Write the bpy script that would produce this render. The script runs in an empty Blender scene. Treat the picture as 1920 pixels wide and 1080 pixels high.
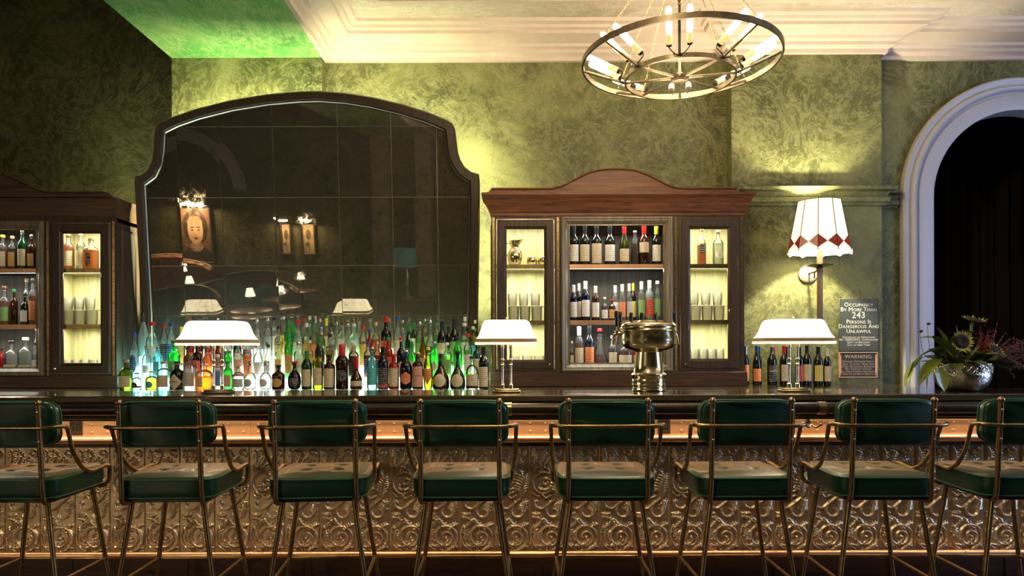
import bpy, bmesh, math, random
import numpy as np
from mathutils import Vector, Matrix
random.seed(7)
R = math.radians
PI = math.pi
SC = bpy.context.scene
COL = SC.collection

# ---------------------------------------------------------------- camera, world, exposure
FPX, HY, EYE, ROLL = 1280.0, 650.0, 1.34, 0.003
cam_d = bpy.data.cameras.new('camera'); cam = bpy.data.objects.new('camera', cam_d); COL.objects.link(cam)
cam_d.sensor_width = 36; cam_d.lens = 24; cam_d.shift_y = (HY-540)/1920; cam_d.clip_end = 100; cam_d.clip_start = .05
cam.location = (0, 0, EYE); cam.rotation_euler = (R(90), ROLL, 0)
SC.camera = cam
W = bpy.data.worlds.new('world'); SC.world = W; W.use_nodes = True
W.node_tree.nodes['Background'].inputs[0].default_value = (1, .86, .66, 1)
W.node_tree.nodes['Background'].inputs[1].default_value = .05
SC.view_settings.view_transform = 'Standard'; SC.view_settings.look = 'None'
SC.view_settings.exposure = 0.35; SC.view_settings.gamma = 1.0; SC.view_settings.use_curve_mapping = False
SC.cycles.max_bounces = 7; SC.cycles.diffuse_bounces = 3; SC.cycles.glossy_bounces = 4
SC.cycles.transmission_bounces = 4; SC.cycles.transparent_max_bounces = 24
SC.cycles.caustics_reflective = False; SC.cycles.caustics_refractive = False
SC.cycles.sample_clamp_indirect = 3.0; SC.cycles.use_denoising = True

def point_light(name, loc, power, col, r=.03, parent=None):
    l = bpy.data.lights.new(name, 'POINT'); l.energy = power; l.color = col; l.shadow_soft_size = r
    o = bpy.data.objects.new(name, l); COL.objects.link(o); o.location = loc
    if parent: o.parent = parent
    return o
def area_light(name, loc, rot, sx, sy, power, col, parent=None, spread=180):
    l = bpy.data.lights.new(name, 'AREA'); l.shape = 'RECTANGLE'; l.size = sx; l.size_y = sy; l.energy = power; l.color = col; l.spread = R(spread)
    o = bpy.data.objects.new(name, l); COL.objects.link(o); o.location = loc; o.rotation_euler = rot
    if parent: o.parent = parent
    return o
# fill light from two added chandeliers, out of view above the frame
WARM = (1, .74, .42)
FILL_LIGHTS = [((.1, 1.9, 3.1), 98), ((4.6, 1.9, 3.1), 22)]

def P(u, v, Y):
    du, dv = u-960, v-HY
    u2, v2 = du-ROLL*dv, dv+ROLL*du
    return Vector((u2*Y/FPX, Y, EYE-v2*Y/FPX))

# ---------------------------------------------------------------- materials
MATS = {}
def newmat(name):
    m = bpy.data.materials.new(name); m.use_nodes = True; MATS[name] = m
    nt = m.node_tree; nt.nodes.clear()
    out = nt.nodes.new('ShaderNodeOutputMaterial')
    return m, nt, out
def N(nt, t, **kw):
    n = nt.nodes.new(t)
    for k, v in kw.items(): setattr(n, k, v)
    return n
def ramp(nt, fac, stops):
    r = N(nt, 'ShaderNodeValToRGB'); e = r.color_ramp.elements
    while len(e) < len(stops): e.new(.5)
    for i, (p, c) in enumerate(stops): e[i].position = p; e[i].color = (*c, 1)
    nt.links.new(fac, r.inputs[0]); return r.outputs[0]
def noise(nt, vec, scale, detail=4, rough=.6, dist=0):
    n = N(nt, 'ShaderNodeTexNoise'); n.inputs['Scale'].default_value = scale; n.inputs['Detail'].default_value = detail
    n.inputs['Roughness'].default_value = rough; n.inputs['Distortion'].default_value = dist
    if vec is not None: nt.links.new(vec, n.inputs['Vector'])
    return n.outputs['Fac']
def coords(nt, scale=(1,1,1), kind='Object'):
    t = N(nt, 'ShaderNodeTexCoord'); mp = N(nt, 'ShaderNodeMapping'); mp.inputs['Scale'].default_value = scale
    nt.links.new(t.outputs[kind], mp.inputs[0]); return mp.outputs[0]
def bump(nt, h, strength, dist=.01):
    b = N(nt, 'ShaderNodeBump'); b.inputs['Strength'].default_value = strength; b.inputs['Distance'].default_value = dist
    nt.links.new(h, b.inputs['Height']); return b.outputs[0]
def mixc(nt, fac, a, b):
    m = N(nt, 'ShaderNodeMix', data_type='RGBA')
    for s, i in ((fac, 0), (a, 6), (b, 7)):
        if isinstance(s, (int, float)): m.inputs[i].default_value = s
        elif isinstance(s, tuple): m.inputs[i].default_value = (*s, 1)
        else: nt.links.new(s, m.inputs[i])
    return m.outputs[2]
def simple(name, col, rough=.5, metal=0, coat=0, emit=None, es=0, spec=.5, var=0, vs=20, bs=0, bscale=60):
    m, nt, out = newmat(name)
    b = N(nt, 'ShaderNodeBsdfPrincipled')
    b.inputs['Base Color'].default_value = (*col, 1); b.inputs['Roughness'].default_value = rough
    b.inputs['Metallic'].default_value = metal; b.inputs['Coat Weight'].default_value = coat; b.inputs['Specular IOR Level'].default_value = spec
    c = coords(nt)
    if var:
        n = noise(nt, c, vs, 5)
        nt.links.new(ramp(nt, n, [(.3, tuple(x*(1-var) for x in col)), (.7, tuple(min(1, x*(1+var)) for x in col))]), b.inputs['Base Color'])
    if bs: nt.links.new(bump(nt, noise(nt, c, bscale, 3), bs, .004), b.inputs['Normal'])
    if emit: b.inputs['Emission Color'].default_value = (*emit, 1); b.inputs['Emission Strength'].default_value = es
    nt.links.new(b.outputs[0], out.inputs[0]); return m
def emis(name, col, s):
    m, nt, out = newmat(name); e = N(nt, 'ShaderNodeEmission'); e.inputs[0].default_value = (*col, 1); e.inputs[1].default_value = s
    nt.links.new(e.outputs[0], out.inputs[0]); return m
def clearglass(name, tint, gloss=1.0, ior=1.45, haze=0):
    m, nt, out = newmat(name)
    tr = N(nt, 'ShaderNodeBsdfTransparent'); tr.inputs[0].default_value = (*tint, 1)
    gl = N(nt, 'ShaderNodeBsdfGlossy'); gl.inputs['Roughness'].default_value = .04
    lw = N(nt, 'ShaderNodeFresnel'); lw.inputs[0].default_value = ior
    mx = N(nt, 'ShaderNodeMixShader'); nt.links.new(lw.outputs[0], mx.inputs[0])
    base = tr
    if haze:
        df = N(nt, 'ShaderNodeBsdfTranslucent'); df.inputs[0].default_value = (*[min(1, t*1.05) for t in tint], 1)
        d2 = N(nt, 'ShaderNodeBsdfDiffuse'); d2.inputs[0].default_value = (*tint, 1)
        ad = N(nt, 'ShaderNodeMixShader'); ad.inputs[0].default_value = .5
        nt.links.new(df.outputs[0], ad.inputs[1]); nt.links.new(d2.outputs[0], ad.inputs[2])
        m2 = N(nt, 'ShaderNodeMixShader'); m2.inputs[0].default_value = haze
        nt.links.new(tr.outputs[0], m2.inputs[1]); nt.links.new(ad.outputs[0], m2.inputs[2]); base = m2
    nt.links.new(base.outputs[0], mx.inputs[1]); nt.links.new(gl.outputs[0], mx.inputs[2])
    nt.links.new(mx.outputs[0], out.inputs[0]); return m
def plaster(name, dark, mid, light, rough=.55, streak=(1, 1, 1)):
    m, nt, out = newmat(name); b = N(nt, 'ShaderNodeBsdfPrincipled'); b.inputs['Roughness'].default_value = rough
    c = coords(nt, streak)
    big = noise(nt, c, 1.1, 6, .68, .8); fine = noise(nt, c, 7, 8, .75, 1.6); wisp = noise(nt, c, 3.0, 10, .8, 4.5)
    base = ramp(nt, big, [(.32, dark), (.5, mid), (.72, light)])
    f2 = ramp(nt, fine, [(.50, (0, 0, 0)), (.74, (1, 1, 1))])
    w2 = ramp(nt, wisp, [(.5, (0, 0, 0)), (.535, (.9, .9, .9)), (.575, (0, 0, 0))])
    c1 = mixc(nt, f2, base, light)
    fm = N(nt, 'ShaderNodeMath', operation='MULTIPLY'); fm.inputs[1].default_value = .55; nt.links.new(w2, fm.inputs[0])
    c2 = mixc(nt, fm.outputs[0], c1, tuple(min(1, x*1.5+.02) for x in light))
    nt.links.new(c2, b.inputs['Base Color'])
    ad = N(nt, 'ShaderNodeMath', operation='ADD'); nt.links.new(fine, ad.inputs[0]); nt.links.new(fm.outputs[0], ad.inputs[1])
    nt.links.new(bump(nt, ad.outputs[0], .35, .01), b.inputs['Normal'])
    nt.links.new(b.outputs[0], out.inputs[0]); return m
def wood(name, dark, light, axis='X', rough=.38, coat=.15, scale=1):
    m, nt, out = newmat(name); b = N(nt, 'ShaderNodeBsdfPrincipled'); b.inputs['Roughness'].default_value = rough; b.inputs['Coat Weight'].default_value = coat
    s = {'X': (1.2, 14, 26), 'Z': (26, 14, 1.2), 'Y': (26, 1.2, 26)}[axis]
    c = coords(nt, tuple(x*scale for x in s))
    a = noise(nt, c, 1.4, 6, .65, .9); f = noise(nt, c, 5, 4, .7, .3)
    ad = N(nt, 'ShaderNodeMath', operation='MULTIPLY_ADD'); ad.inputs[1].default_value = .4; nt.links.new(f, ad.inputs[0]); 
    sb = N(nt, 'ShaderNodeMath', operation='MULTIPLY'); sb.inputs[1].default_value = .62; nt.links.new(a, sb.inputs[0]); nt.links.new(sb.outputs[0], ad.inputs[2])
    nt.links.new(ramp(nt, ad.outputs[0], [(.38, dark), (.5, tuple((x+y)/2 for x, y in zip(dark, light))), (.62, light)]), b.inputs['Base Color'])
    nt.links.new(bump(nt, ad.outputs[0], .25, .004), b.inputs['Normal'])
    nt.links.new(b.outputs[0], out.inputs[0]); return m

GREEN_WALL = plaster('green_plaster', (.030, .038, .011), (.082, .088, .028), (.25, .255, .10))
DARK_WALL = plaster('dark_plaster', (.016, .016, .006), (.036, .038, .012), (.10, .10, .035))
GREEN_CEIL = plaster('green_ceiling', (.05, .20, .035), (.10, .36, .09), (.36, .50, .18), streak=(1, .6, 1))
CREAM = plaster('cream_plaster', (.36, .30, .22), (.54, .46, .37), (.68, .60, .50), streak=(.5, .9, 1))
CREAMTRIM = simple('cream_trim', (.64, .53, .45), .45, var=.08, vs=5)
WHITETRIM = simple('arch_paint', (.50, .50, .56), .4, var=.05, vs=4)
WOOD_X = wood('walnut_across', (.014, .007, .004), (.095, .045, .022), 'X', .45, .05, 1.6)
WOOD_RED = wood('red_walnut_across', (.025, .009, .004), (.21, .075, .026), 'X', .5, 0, 1.7)
WOOD_Z = wood('walnut_upright', (.016, .009, .006), (.058, .034, .019), 'Z', .5, .05)
WOOD_G = wood('grey_oak', (.10, .085, .055), (.26, .22, .15), 'Z')
WOOD_GX = wood('grey_oak_across', (.10, .085, .055), (.26, .22, .15), 'X')
WOOD_PALE = wood('pale_lining', (.26, .24, .13), (.50, .47, .29), 'Z', .5, 0)
WOOD_BACK = wood('dark_lining', (.05, .045, .035), (.13, .12, .09), 'Z', .5, 0)
BARTOP = wood('bar_top_lacquer', (.03, .022, .012), (.09, .07, .04), 'X', .12, .6)
KICK = wood('kick_board', (.018, .007, .004), (.055, .022, .012), 'X', .5, 0)
FLOORM = wood('floor_boards', (.03, .014, .008), (.09, .045, .022), 'Y', .4, .1)
BLACK = simple('black_lacquer', (.012, .009, .008), .22, coat=.4)
BRASS = simple('polished_brass', (.78, .67, .44), .18, 1, var=.06, vs=8)
OLDBRASS = simple('aged_brass', (.36, .265, .13), .32, 1, var=.3, vs=30)
IRON = simple('dark_iron', (.05, .042, .033), .4, .8, var=.3, vs=30)
WHEELM = simple('weathered_metal', (.17, .14, .095), .38, .75, var=.3, vs=25)
COPPER = simple('copper', (.88, .52, .30), .36, .9, var=.12, vs=6)
NICKEL = simple('steel', (.62, .6, .56), .2, 1)
SILVER = simple('hammered_silver', (.62, .60, .52), .16, 1, var=.3, vs=30, bs=.9, bscale=90)
LEATHER = simple('green_leather', (.001, .036, .023), .34, coat=.35, var=.18, vs=9, bs=.15, bscale=120, spec=.6)
LEATHER_TOP = simple('sheen_green_leather', (.036, .044, .018), .42, coat=.12, var=.4, vs=7, bs=.2, bscale=60, spec=.8)  # lighter olive puts the sheen of reflected light into the seat-top colour
PIPING = simple('green_piping', (.02, .12, .07), .4)
FRAMEM = wood('mirror_frame_bronze', (.012, .007, .003), (.040, .022, .009), 'Z', .4, .1)
TINM = simple('pressed_tin', (.82, .66, .44), .30, .8, var=.16, vs=14)
SHADE = simple('shade_cloth', (.9, .85, .7), .8, emit=(1, .90, .70), es=1.9)
SHADE_HOT = simple('sconce_shade_parchment', (.9, .84, .66), .7, emit=(1, .86, .56), es=1.0, var=.06, vs=12)
FRINGE = simple('gold_fringe', (.42, .30, .14), .7)
FRINGE_W = simple('cream_fringe', (.85, .78, .58), .8, emit=(1, .85, .6), es=.9)
REDGLASS = simple('red_brown_panel', (.12, .018, .008), .25, emit=(.5, .06, .02), es=.25, var=.7, vs=60)
SLATE = simple('slate', (.055, .065, .06), .45, var=.1, vs=30)
SIGNBROWN = simple('bronze_plate', (.055, .042, .032), .4, .3)
WHITEPAINT = simple('white_lettering', (.75, .74, .68), .6)
GREYPAINT = simple('grey_lettering', (.38, .36, .33), .6)
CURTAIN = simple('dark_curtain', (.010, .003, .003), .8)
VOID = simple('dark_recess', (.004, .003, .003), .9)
BULB = emis('bulb_glow', (1, .80, .45), 16)
CANDLE = simple('candle_sleeve', (.85, .66, .34), .6, emit=(1, .6, .2), es=.8)
LED_W = emis('led_white', (.90, 1, .96), 10)
LED_C = emis('led_cyan', (.42, 1, .92), 9)
LED_G = emis('led_green', (.74, 1, .62), 7)
LED_Y = emis('led_warm', (1, .98, .45), 16)
LED_O = emis('led_amber', (1, .75, .42), 6)

def mirror_mat():
    m, nt, out = newmat('antique_mirror'); b = N(nt, 'ShaderNodeBsdfPrincipled')
    b.inputs['Metallic'].default_value = .86
    c = coords(nt); n1 = noise(nt, c, 3.0, 8, .75, .8); n2 = noise(nt, c, 30, 6, .8, .5)
    mu = N(nt, 'ShaderNodeMath', operation='MULTIPLY'); nt.links.new(n1, mu.inputs[0]); nt.links.new(n2, mu.inputs[1])
    nt.links.new(ramp(nt, mu.outputs[0], [(.20, (.36, .32, .24)), (.30, (.29, .26, .19)), (.42, (.12, .105, .08))]), b.inputs['Base Color'])
    nt.links.new(ramp(nt, mu.outputs[0], [(.26, (.01,)*3), (.46, (.10,)*3)]), b.inputs['Roughness'])
    nt.links.new(b.outputs[0], out.inputs[0]); return m
MIRROR = mirror_mat()

def label_mat(name, col, ink=(.08, .05, .04)):
    m, nt, out = newmat(name); b = N(nt, 'ShaderNodeBsdfPrincipled'); b.inputs['Roughness'].default_value = .6
    c = coords(nt, (1, 1, 1)); sep = N(nt, 'ShaderNodeSeparateXYZ'); nt.links.new(c, sep.inputs[0])
    w = N(nt, 'ShaderNodeMath', operation='MULTIPLY'); w.inputs[1].default_value = 430; nt.links.new(sep.outputs[2], w.inputs[0])
    s = N(nt, 'ShaderNodeMath', operation='SINE'); nt.links.new(w.outputs[0], s.inputs[0])
    n = noise(nt, coords(nt, (1, 1, .25)), 260, 2); n3 = noise(nt, c, 55, 1)
    a = N(nt, 'ShaderNodeMath', operation='MULTIPLY'); nt.links.new(s.outputs[0], a.inputs[0]); nt.links.new(n, a.inputs[1])
    a2 = N(nt, 'ShaderNodeMath', operation='MULTIPLY'); nt.links.new(a.outputs[0], a2.inputs[0]); nt.links.new(n3, a2.inputs[1])
    f = ramp(nt, a2.outputs[0], [(.17, (0, 0, 0)), (.2, (.5, .5, .5))])
    nt.links.new(mixc(nt, f, col, ink), b.inputs['Base Color']); nt.links.new(b.outputs[0], out.inputs[0]); return m
LAB = {'cream': label_mat('cream_paper', (.72, .63, .42)), 'white': label_mat('white_paper', (.85, .84, .78)),
       'orange': label_mat('orange_paper', (.75, .20, .05), (.9, .8, .6)), 'teal': label_mat('teal_paper', (.02, .45, .50), (.85, .9, .85)),
       'black': label_mat('black_paper', (.02, .02, .022), (.8, .78, .7)), 'red': label_mat('red_paper', (.55, .03, .02), (.9, .85, .7)),
       'blue': label_mat('blue_paper', (.03, .12, .45), (.9, .9, .9)), 'gold': label_mat('gold_paper', (.72, .42, .12)),
       'yellow': label_mat('yellow_paper', (.80, .68, .16)), 'pink': label_mat('pink_paper', (.78, .42, .30)),
       'green': label_mat('green_paper', (.25, .50, .18)), 'silver': label_mat('silver_paper', (.6, .6, .56))}
CAP = {'red': simple('red_cap', (.65, .02, .02), .35), 'black': simple('black_cap', (.015, .015, .016), .35), 'white': simple('white_cap', (.85, .83, .76), .45),
       'blue': simple('blue_cap', (.02, .09, .42), .35), 'silver': simple('silver_cap', (.7, .7, .68), .22, 1), 'gold': simple('gold_cap', (.8, .55, .2), .25, 1),
       'cork': simple('cork', (.62, .42, .22), .8, var=.2, vs=200), 'green': simple('green_cap', (.03, .25, .08), .35), 'yellow': simple('yellow_cap', (.75, .78, .05), .4),
       'copper': COPPER, 'brown': simple('brown_cap', (.16, .05, .025), .4)}
GL = {'clear': clearglass('clear_glass', (.95, .98, .96), haze=.10), 'frosted': clearglass('frosted_glass', (.80, .95, .88), haze=.4),
      'green': clearglass('bright_green_glass', (.14, .86, .20), haze=.30), 'olive': clearglass('olive_glass', (.45, .50, .08), haze=.12),
      'blue': clearglass('pale_blue_glass', (.50, .88, .97), haze=.22), 'amber': clearglass('amber_glass', (.75, .33, .07), haze=.1),
      'dark': simple('dark_glass', (.006, .008, .006), .07, coat=.3), 'brown': simple('brown_glass', (.035, .010, .004), .08, coat=.3),
      'red': simple('red_glass', (.32, .012, .006), .08, coat=.3), 'navy': simple('blue_black_glass', (.004, .007, .02), .07, coat=.3),
      'deepgreen': simple('deep_green_glass', (.004, .045, .014), .07, coat=.3)}
LIQ = {'amber': clearglass('amber_liquor', (.78, .30, .05), ior=1.1, haze=.35), 'brown': clearglass('brown_liquor', (.30, .08, .02), ior=1.1, haze=.25),
       'red': clearglass('red_liquor', (.50, .02, .02), ior=1.1, haze=.3), 'gold': clearglass('straw_liquor', (.85, .62, .14), ior=1.1, haze=.3),
       'pale': clearglass('pale_liquor', (.92, .97, .93), ior=1.1, haze=.28), 'orange': clearglass('orange_liquor', (.95, .42, .06), ior=1.1, haze=.4),
       'green': clearglass('green_liquor', (.30, .80, .15), ior=1.1, haze=.3), 'dark': simple('dark_liquor', (.03, .008, .006), .15)}
TUMBLER = clearglass('tumbler_glass', (1, 1, .97), haze=.42)
PANE = clearglass('door_glass', (.97, .98, .96), ior=1.14)

# ---------------------------------------------------------------- mesh helpers
def obj(name, bm, m, parent=None, smooth=True, loc=None, angle=40):
    me = bpy.data.meshes.new(name)
    bm.normal_update()
    bm.to_mesh(me); bm.free()
    for mm in (m if isinstance(m, (list, tuple)) else [m]): me.materials.append(mm)
    if smooth:
        me.polygons.foreach_set('use_smooth', [True]*len(me.polygons))
        try: me.set_sharp_from_angle(angle=R(angle))
        except Exception: pass
    o = bpy.data.objects.new(name, me); COL.objects.link(o)
    if parent: o.parent = parent
    if loc: o.location = loc
    return o
def tag(o, label, cat, group=None, kind=None):
    o['label'] = label; o['category'] = cat
    if group: o['group'] = group
    if kind: o['kind'] = kind
    return o
def thing(name, label, cat, loc=(0, 0, 0), rz=0, group=None):
    o = bpy.data.objects.new(name, None); COL.objects.link(o); o.location = loc; o.rotation_euler = (0, 0, rz); o.empty_display_size = .1
    return tag(o, label, cat, group)
def struct(name, bm, m, smooth=False):
    o = obj(name, bm, m, smooth=smooth); o['kind'] = 'structure'; return o
def B(): return bmesh.new()
def box(bm, x0, x1, y0, y1, z0, z1, bev=0, mi=0, seg=1):
    vs = [bm.verts.new(p) for p in ((x0,y0,z0),(x1,y0,z0),(x1,y1,z0),(x0,y1,z0),(x0,y0,z1),(x1,y0,z1),(x1,y1,z1),(x0,y1,z1))]
    fs = [bm.faces.new([vs[i] for i in f]) for f in ((3,2,1,0),(4,5,6,7),(0,1,5,4),(1,2,6,5),(2,3,7,6),(3,0,4,7))]
    for f in fs: f.material_index = mi
    if bev:
        es = set(e for f in fs for e in f.edges)
        bmesh.ops.bevel(bm, geom=list(es), offset=bev, segments=seg, affect='EDGES', profile=.5)
    return bm
def lathe(bm, prof, seg=20, cx=0, cy=0, z0=0, p=2, sy=1, mi=0, capb=True, capt=True, axis='Z'):
    rings = []
    for r, z in prof:
        ring = []
        for i in range(seg):
            a = 2*PI*i/seg + PI/seg; c, s = math.cos(a), math.sin(a)
            k = 1 if p == 2 else (abs(c)**p+abs(s)**p)**(-1/p)
            x, y = cx+r*k*c, cy+r*k*s*sy
            if axis == 'Z': co = (x, y, z0+z)
            else: co = (cx+r*k*c, cy+z, z0+r*k*s)     # axis Y
            ring.append(bm.verts.new(co))
        rings.append(ring)
    for a, b in zip(rings, rings[1:]):
        for i in range(seg):
            j = (i+1) % seg
            f = bm.faces.new((a[i], a[j], b[j], b[i])); f.material_index = mi
    if capb and prof[0][0] > 1e-5: bm.faces.new(rings[0][::-1]).material_index = mi
    if capt and prof[-1][0] > 1e-5: bm.faces.new(rings[-1]).material_index = mi
    if axis == 'Y': bmesh.ops.reverse_faces(bm, faces=[f for f in bm.faces if f.verts[0] in set(sum(rings, []))]) 
    return bm
def tube(bm, pts, r, seg=10, closed=False, cap=True, mi=0):
    pts = [Vector(p) for p in pts]; n = len(pts); rs = r if isinstance(r, (list, tuple)) else [r]*n
    tang = []
    for i in range(n):
        a = pts[(i-1) % n] if (closed or i > 0) else pts[i]; b = pts[(i+1) % n] if (closed or i < n-1) else pts[i]
        tang.append((b-a).normalized())
    up = Vector((0, 0, 1)) if abs(tang[0].z) < .9 else Vector((0, 1, 0))
    nn = (up-tang[0]*up.dot(tang[0])).normalized(); rings = []
    for i in range(n):
        t = tang[i]; nn = (nn-t*nn.dot(t)).normalized(); bb = t.cross(nn)
        rings.append([bm.verts.new(pts[i]+(nn*math.cos(2*PI*k/seg)+bb*math.sin(2*PI*k/seg))*rs[i]) for k in range(seg)])
    rr = list(zip(rings, rings[1:])) + ([(rings[-1], rings[0])] if closed else [])
    for a, b in rr:
        for k in range(seg):
            j = (k+1) % seg
            bm.faces.new((a[k], a[j], b[j], b[k])).material_index = mi
    if cap and not closed:
        bm.faces.new(rings[0][::-1]).material_index = mi; bm.faces.new(rings[-1]).material_index = mi
    return bm
def smoothpath(pts, n=6):
    pts = [Vector(p) for p in pts]; out = []
    for i in range(len(pts)-1):
        p0 = pts[max(i-1, 0)]; p1 = pts[i]; p2 = pts[i+1]; p3 = pts[min(i+2, len(pts)-1)]
        for k in range(n):
            t = k/n
            out.append(.5*((2*p1)+(p2-p0)*t+(2*p0-5*p1+4*p2-p3)*t*t+(3*p1-p0-3*p2+p3)*t**3))
    out.append(pts[-1]); return out
def roundpath(pts, r, n=4):
    """polyline whose corners are rounded with radius about r"""
    pts = [Vector(p) for p in pts]; out = [pts[0]]
    for i in range(1, len(pts)-1):
        a, b, c = pts[i-1], pts[i], pts[i+1]
        d1 = (a-b); d2 = (c-b); l = min(r, d1.length*.45, d2.length*.45)
        q1 = b+d1.normalized()*l; q2 = b+d2.normalized()*l
        for k in range(n+1):
            t = k/n; out.append(q1*(1-t)**2+b*2*t*(1-t)+q2*t*t)
    out.append(pts[-1]); return out
def ball(bm, c, r, seg=10, rings=6, sz=1, mi=0):
    prof = [(max(1e-6, r*math.sin(PI*i/rings)), -r*sz*math.cos(PI*i/rings)) for i in range(rings+1)]
    lathe(bm, prof, seg, c[0], c[1], c[2], mi=mi, capb=False, capt=False); return bm
def sweep(bm, path, prof, closed=False, mi=0):
    """horizontal path [(x,y)], profile [(out,z)], out = to the right-hand side of travel"""
    n = len(path); cols = []
    for i in range(n):
        p = Vector(path[i]); a = Vector(path[(i-1) % n]) if (closed or i > 0) else None; b = Vector(path[(i+1) % n]) if (closed or i < n-1) else None
        ns = []
        for q in ((p-a) if a is not None else None, (b-p) if b is not None else None):
            if q is not None: q = q.normalized(); ns.append(Vector((q.y, -q.x)))
        m = ns[0] if len(ns) == 1 else (ns[0]+ns[1])/max(.2, 1+ns[0].dot(ns[1]))
        cols.append([bm.verts.new((p.x+m.x*o, p.y+m.y*o, z)) for o, z in prof])
    for i in range(n if closed else n-1):
        a, b = cols[i], cols[(i+1) % n]
        for k in range(len(prof)-1): bm.faces.new((a[k], b[k], b[k+1], a[k+1])).material_index = mi
    if not closed:
        try: bm.faces.new(cols[0]); bm.faces.new(cols[-1][::-1])
        except Exception: pass
    return bm
def frame(bm, x0, x1, z0, z1, prof, yface, mi=0):
    """rectangular moulding in the XZ plane: profile [(inset from the outer edge, height towards -Y)]"""
    loops = []
    for ins, h in prof:
        loops.append([bm.verts.new(p) for p in ((x0+ins, yface-h, z0+ins), (x1-ins, yface-h, z0+ins), (x1-ins, yface-h, z1-ins), (x0+ins, yface-h, z1-ins))])
    for a, b in zip(loops, loops[1:]):
        for k in range(4):
            j = (k+1) % 4; bm.faces.new((a[k], a[j], b[j], b[k])).material_index = mi
    return bm
def prism(bm, pts, y0, y1, mi=0, bev=0):
    """outline [(x,z)] (counter-clockwise from the front) extruded from y0 to y1"""
    a = [bm.verts.new((x, y0, z)) for x, z in pts]; b = [bm.verts.new((x, y1, z)) for x, z in pts]
    n = len(pts); f1 = bm.faces.new(a); f2 = bm.faces.new(b[::-1]); f1.material_index = f2.material_index = mi
    for i in range(n):
        j = (i+1) % n; bm.faces.new((a[j], a[i], b[i], b[j])).material_index = mi
    return bm
def fixn(bm): bmesh.ops.recalc_face_normals(bm, faces=bm.faces); return bm
def text(body, size, loc, m, parent=None, smallcaps=False, name='lettering', rot=(R(90), 0, 0), extrude=.0006, align='CENTER', sx=1.0):
    c = bpy.data.curves.new(name, 'FONT'); c.body = body; c.size = size; c.align_x = align; c.align_y = 'CENTER'; c.extrude = extrude
    c.resolution_u = 2; c.space_character = 1.05
    if smallcaps:
        c.small_caps_scale = .74
        for i, ch in enumerate(body):
            if ch.islower(): c.body_format[i].use_small_caps = True
    c.materials.append(m); tmp = bpy.data.objects.new(name, c); me = bpy.data.meshes.new_from_object(tmp); bpy.data.objects.remove(tmp)
    o = bpy.data.objects.new(name, me); COL.objects.link(o); o.location = loc; o.rotation_euler = rot; o.scale = (sx, 1, 1)
    if parent: o.parent = parent
    return o
# ---------------------------------------------------------------- the room shell
ZB, ZC = 3.737, 3.95
YW, YP1, YP2, YL = 5.76, 5.65, 5.62, 6.10
XA, XB, XC, XD = -2.81, -1.567, 1.80, 3.047
XLW, XRW, YBK = -9.4, 6.6, -4.2
AX, AZ, AR, AO = 4.275, 2.587, .73, 1.0
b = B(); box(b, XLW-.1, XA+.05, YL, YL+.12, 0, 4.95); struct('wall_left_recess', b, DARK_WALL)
b = B(); box(b, XA, XB, YP1, YL+.1, 0, ZB); struct('wall_mirror_pier', b, GREEN_WALL)
b = B(); box(b, XB, XC+.02, YW, YW+.14, 0, ZC); struct('wall_centre', b, GREEN_WALL)
b = B(); box(b, XC+.013, XD, YP2, YW+.14, 0, ZC); struct('wall_sconce_pier', b, GREEN_WALL)
b = B()
pts = [(XD, 0), (AX-AR-.1, 0), (AX-AR-.1, AZ)]
pts += [(AX-(AR+.1)*math.cos(PI*i/24), AZ+(AR+.1)*math.sin(PI*i/24)) for i in range(1, 24)]
pts += [(AX+AR+.1, AZ), (AX+AR+.1, 0), (XRW, 0), (XRW, ZC), (XD, ZC)]
prism(b, pts, YW, YW+.14); fixn(b); struct('wall_arch', b, GREEN_WALL)
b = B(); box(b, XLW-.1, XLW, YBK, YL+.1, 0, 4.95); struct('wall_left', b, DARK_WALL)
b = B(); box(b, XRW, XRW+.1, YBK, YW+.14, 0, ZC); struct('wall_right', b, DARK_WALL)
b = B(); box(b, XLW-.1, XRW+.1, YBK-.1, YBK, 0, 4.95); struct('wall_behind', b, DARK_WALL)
b = B(); box(b, XLW-.1, XRW+.1, YBK-.1, 9.2, -.1, 0); struct('floor', b, FLOORM)
b = B(); box(b, XB, XRW+.1, YBK, YW+.14, ZC, ZC+.1); struct('ceiling', b, CREAM)
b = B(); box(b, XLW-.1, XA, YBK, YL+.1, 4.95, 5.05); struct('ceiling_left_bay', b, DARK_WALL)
b = B(); box(b, XA, XB, YBK, YP1+.3, ZB, 4.95); struct('ceiling_beam', b, GREEN_CEIL)
# cornice running round the ceiling (profile: distance out from the wall, height)
cor = [(0, ZB), (.035, ZB), (.04, ZB+.03), (.075, ZB+.05), (.08, ZB+.075), (.115, ZB+.085), (.125, ZB+.105), (.20, ZB+.125),
       (.245, ZB+.135), (.25, ZB+.16), (.285, ZB+.165), (.295, ZB+.185), (.34, ZB+.19), (.35, ZC), (0, ZC)]
b = B()
sweep(b, [(XB, YBK), (XB, YW), (XC+.013, YW), (XC+.013, YP2), (XD, YP2), (XD, YW), (XRW, YW), (XRW, YBK)], cor)
fixn(b); struct('trim_1', b, CREAMTRIM)
# the bordering line on the flat of the ceiling
b = B(); sweep(b, [(XB+.55, YBK), (XB+.55, YW-.62), (XRW-.6, YW-.62)], [(-.03, ZC), (-.03, ZC-.012), (.03, ZC-.02), (.04, ZC)]); fixn(b); struct('trim_2', b, CREAMTRIM)
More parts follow.
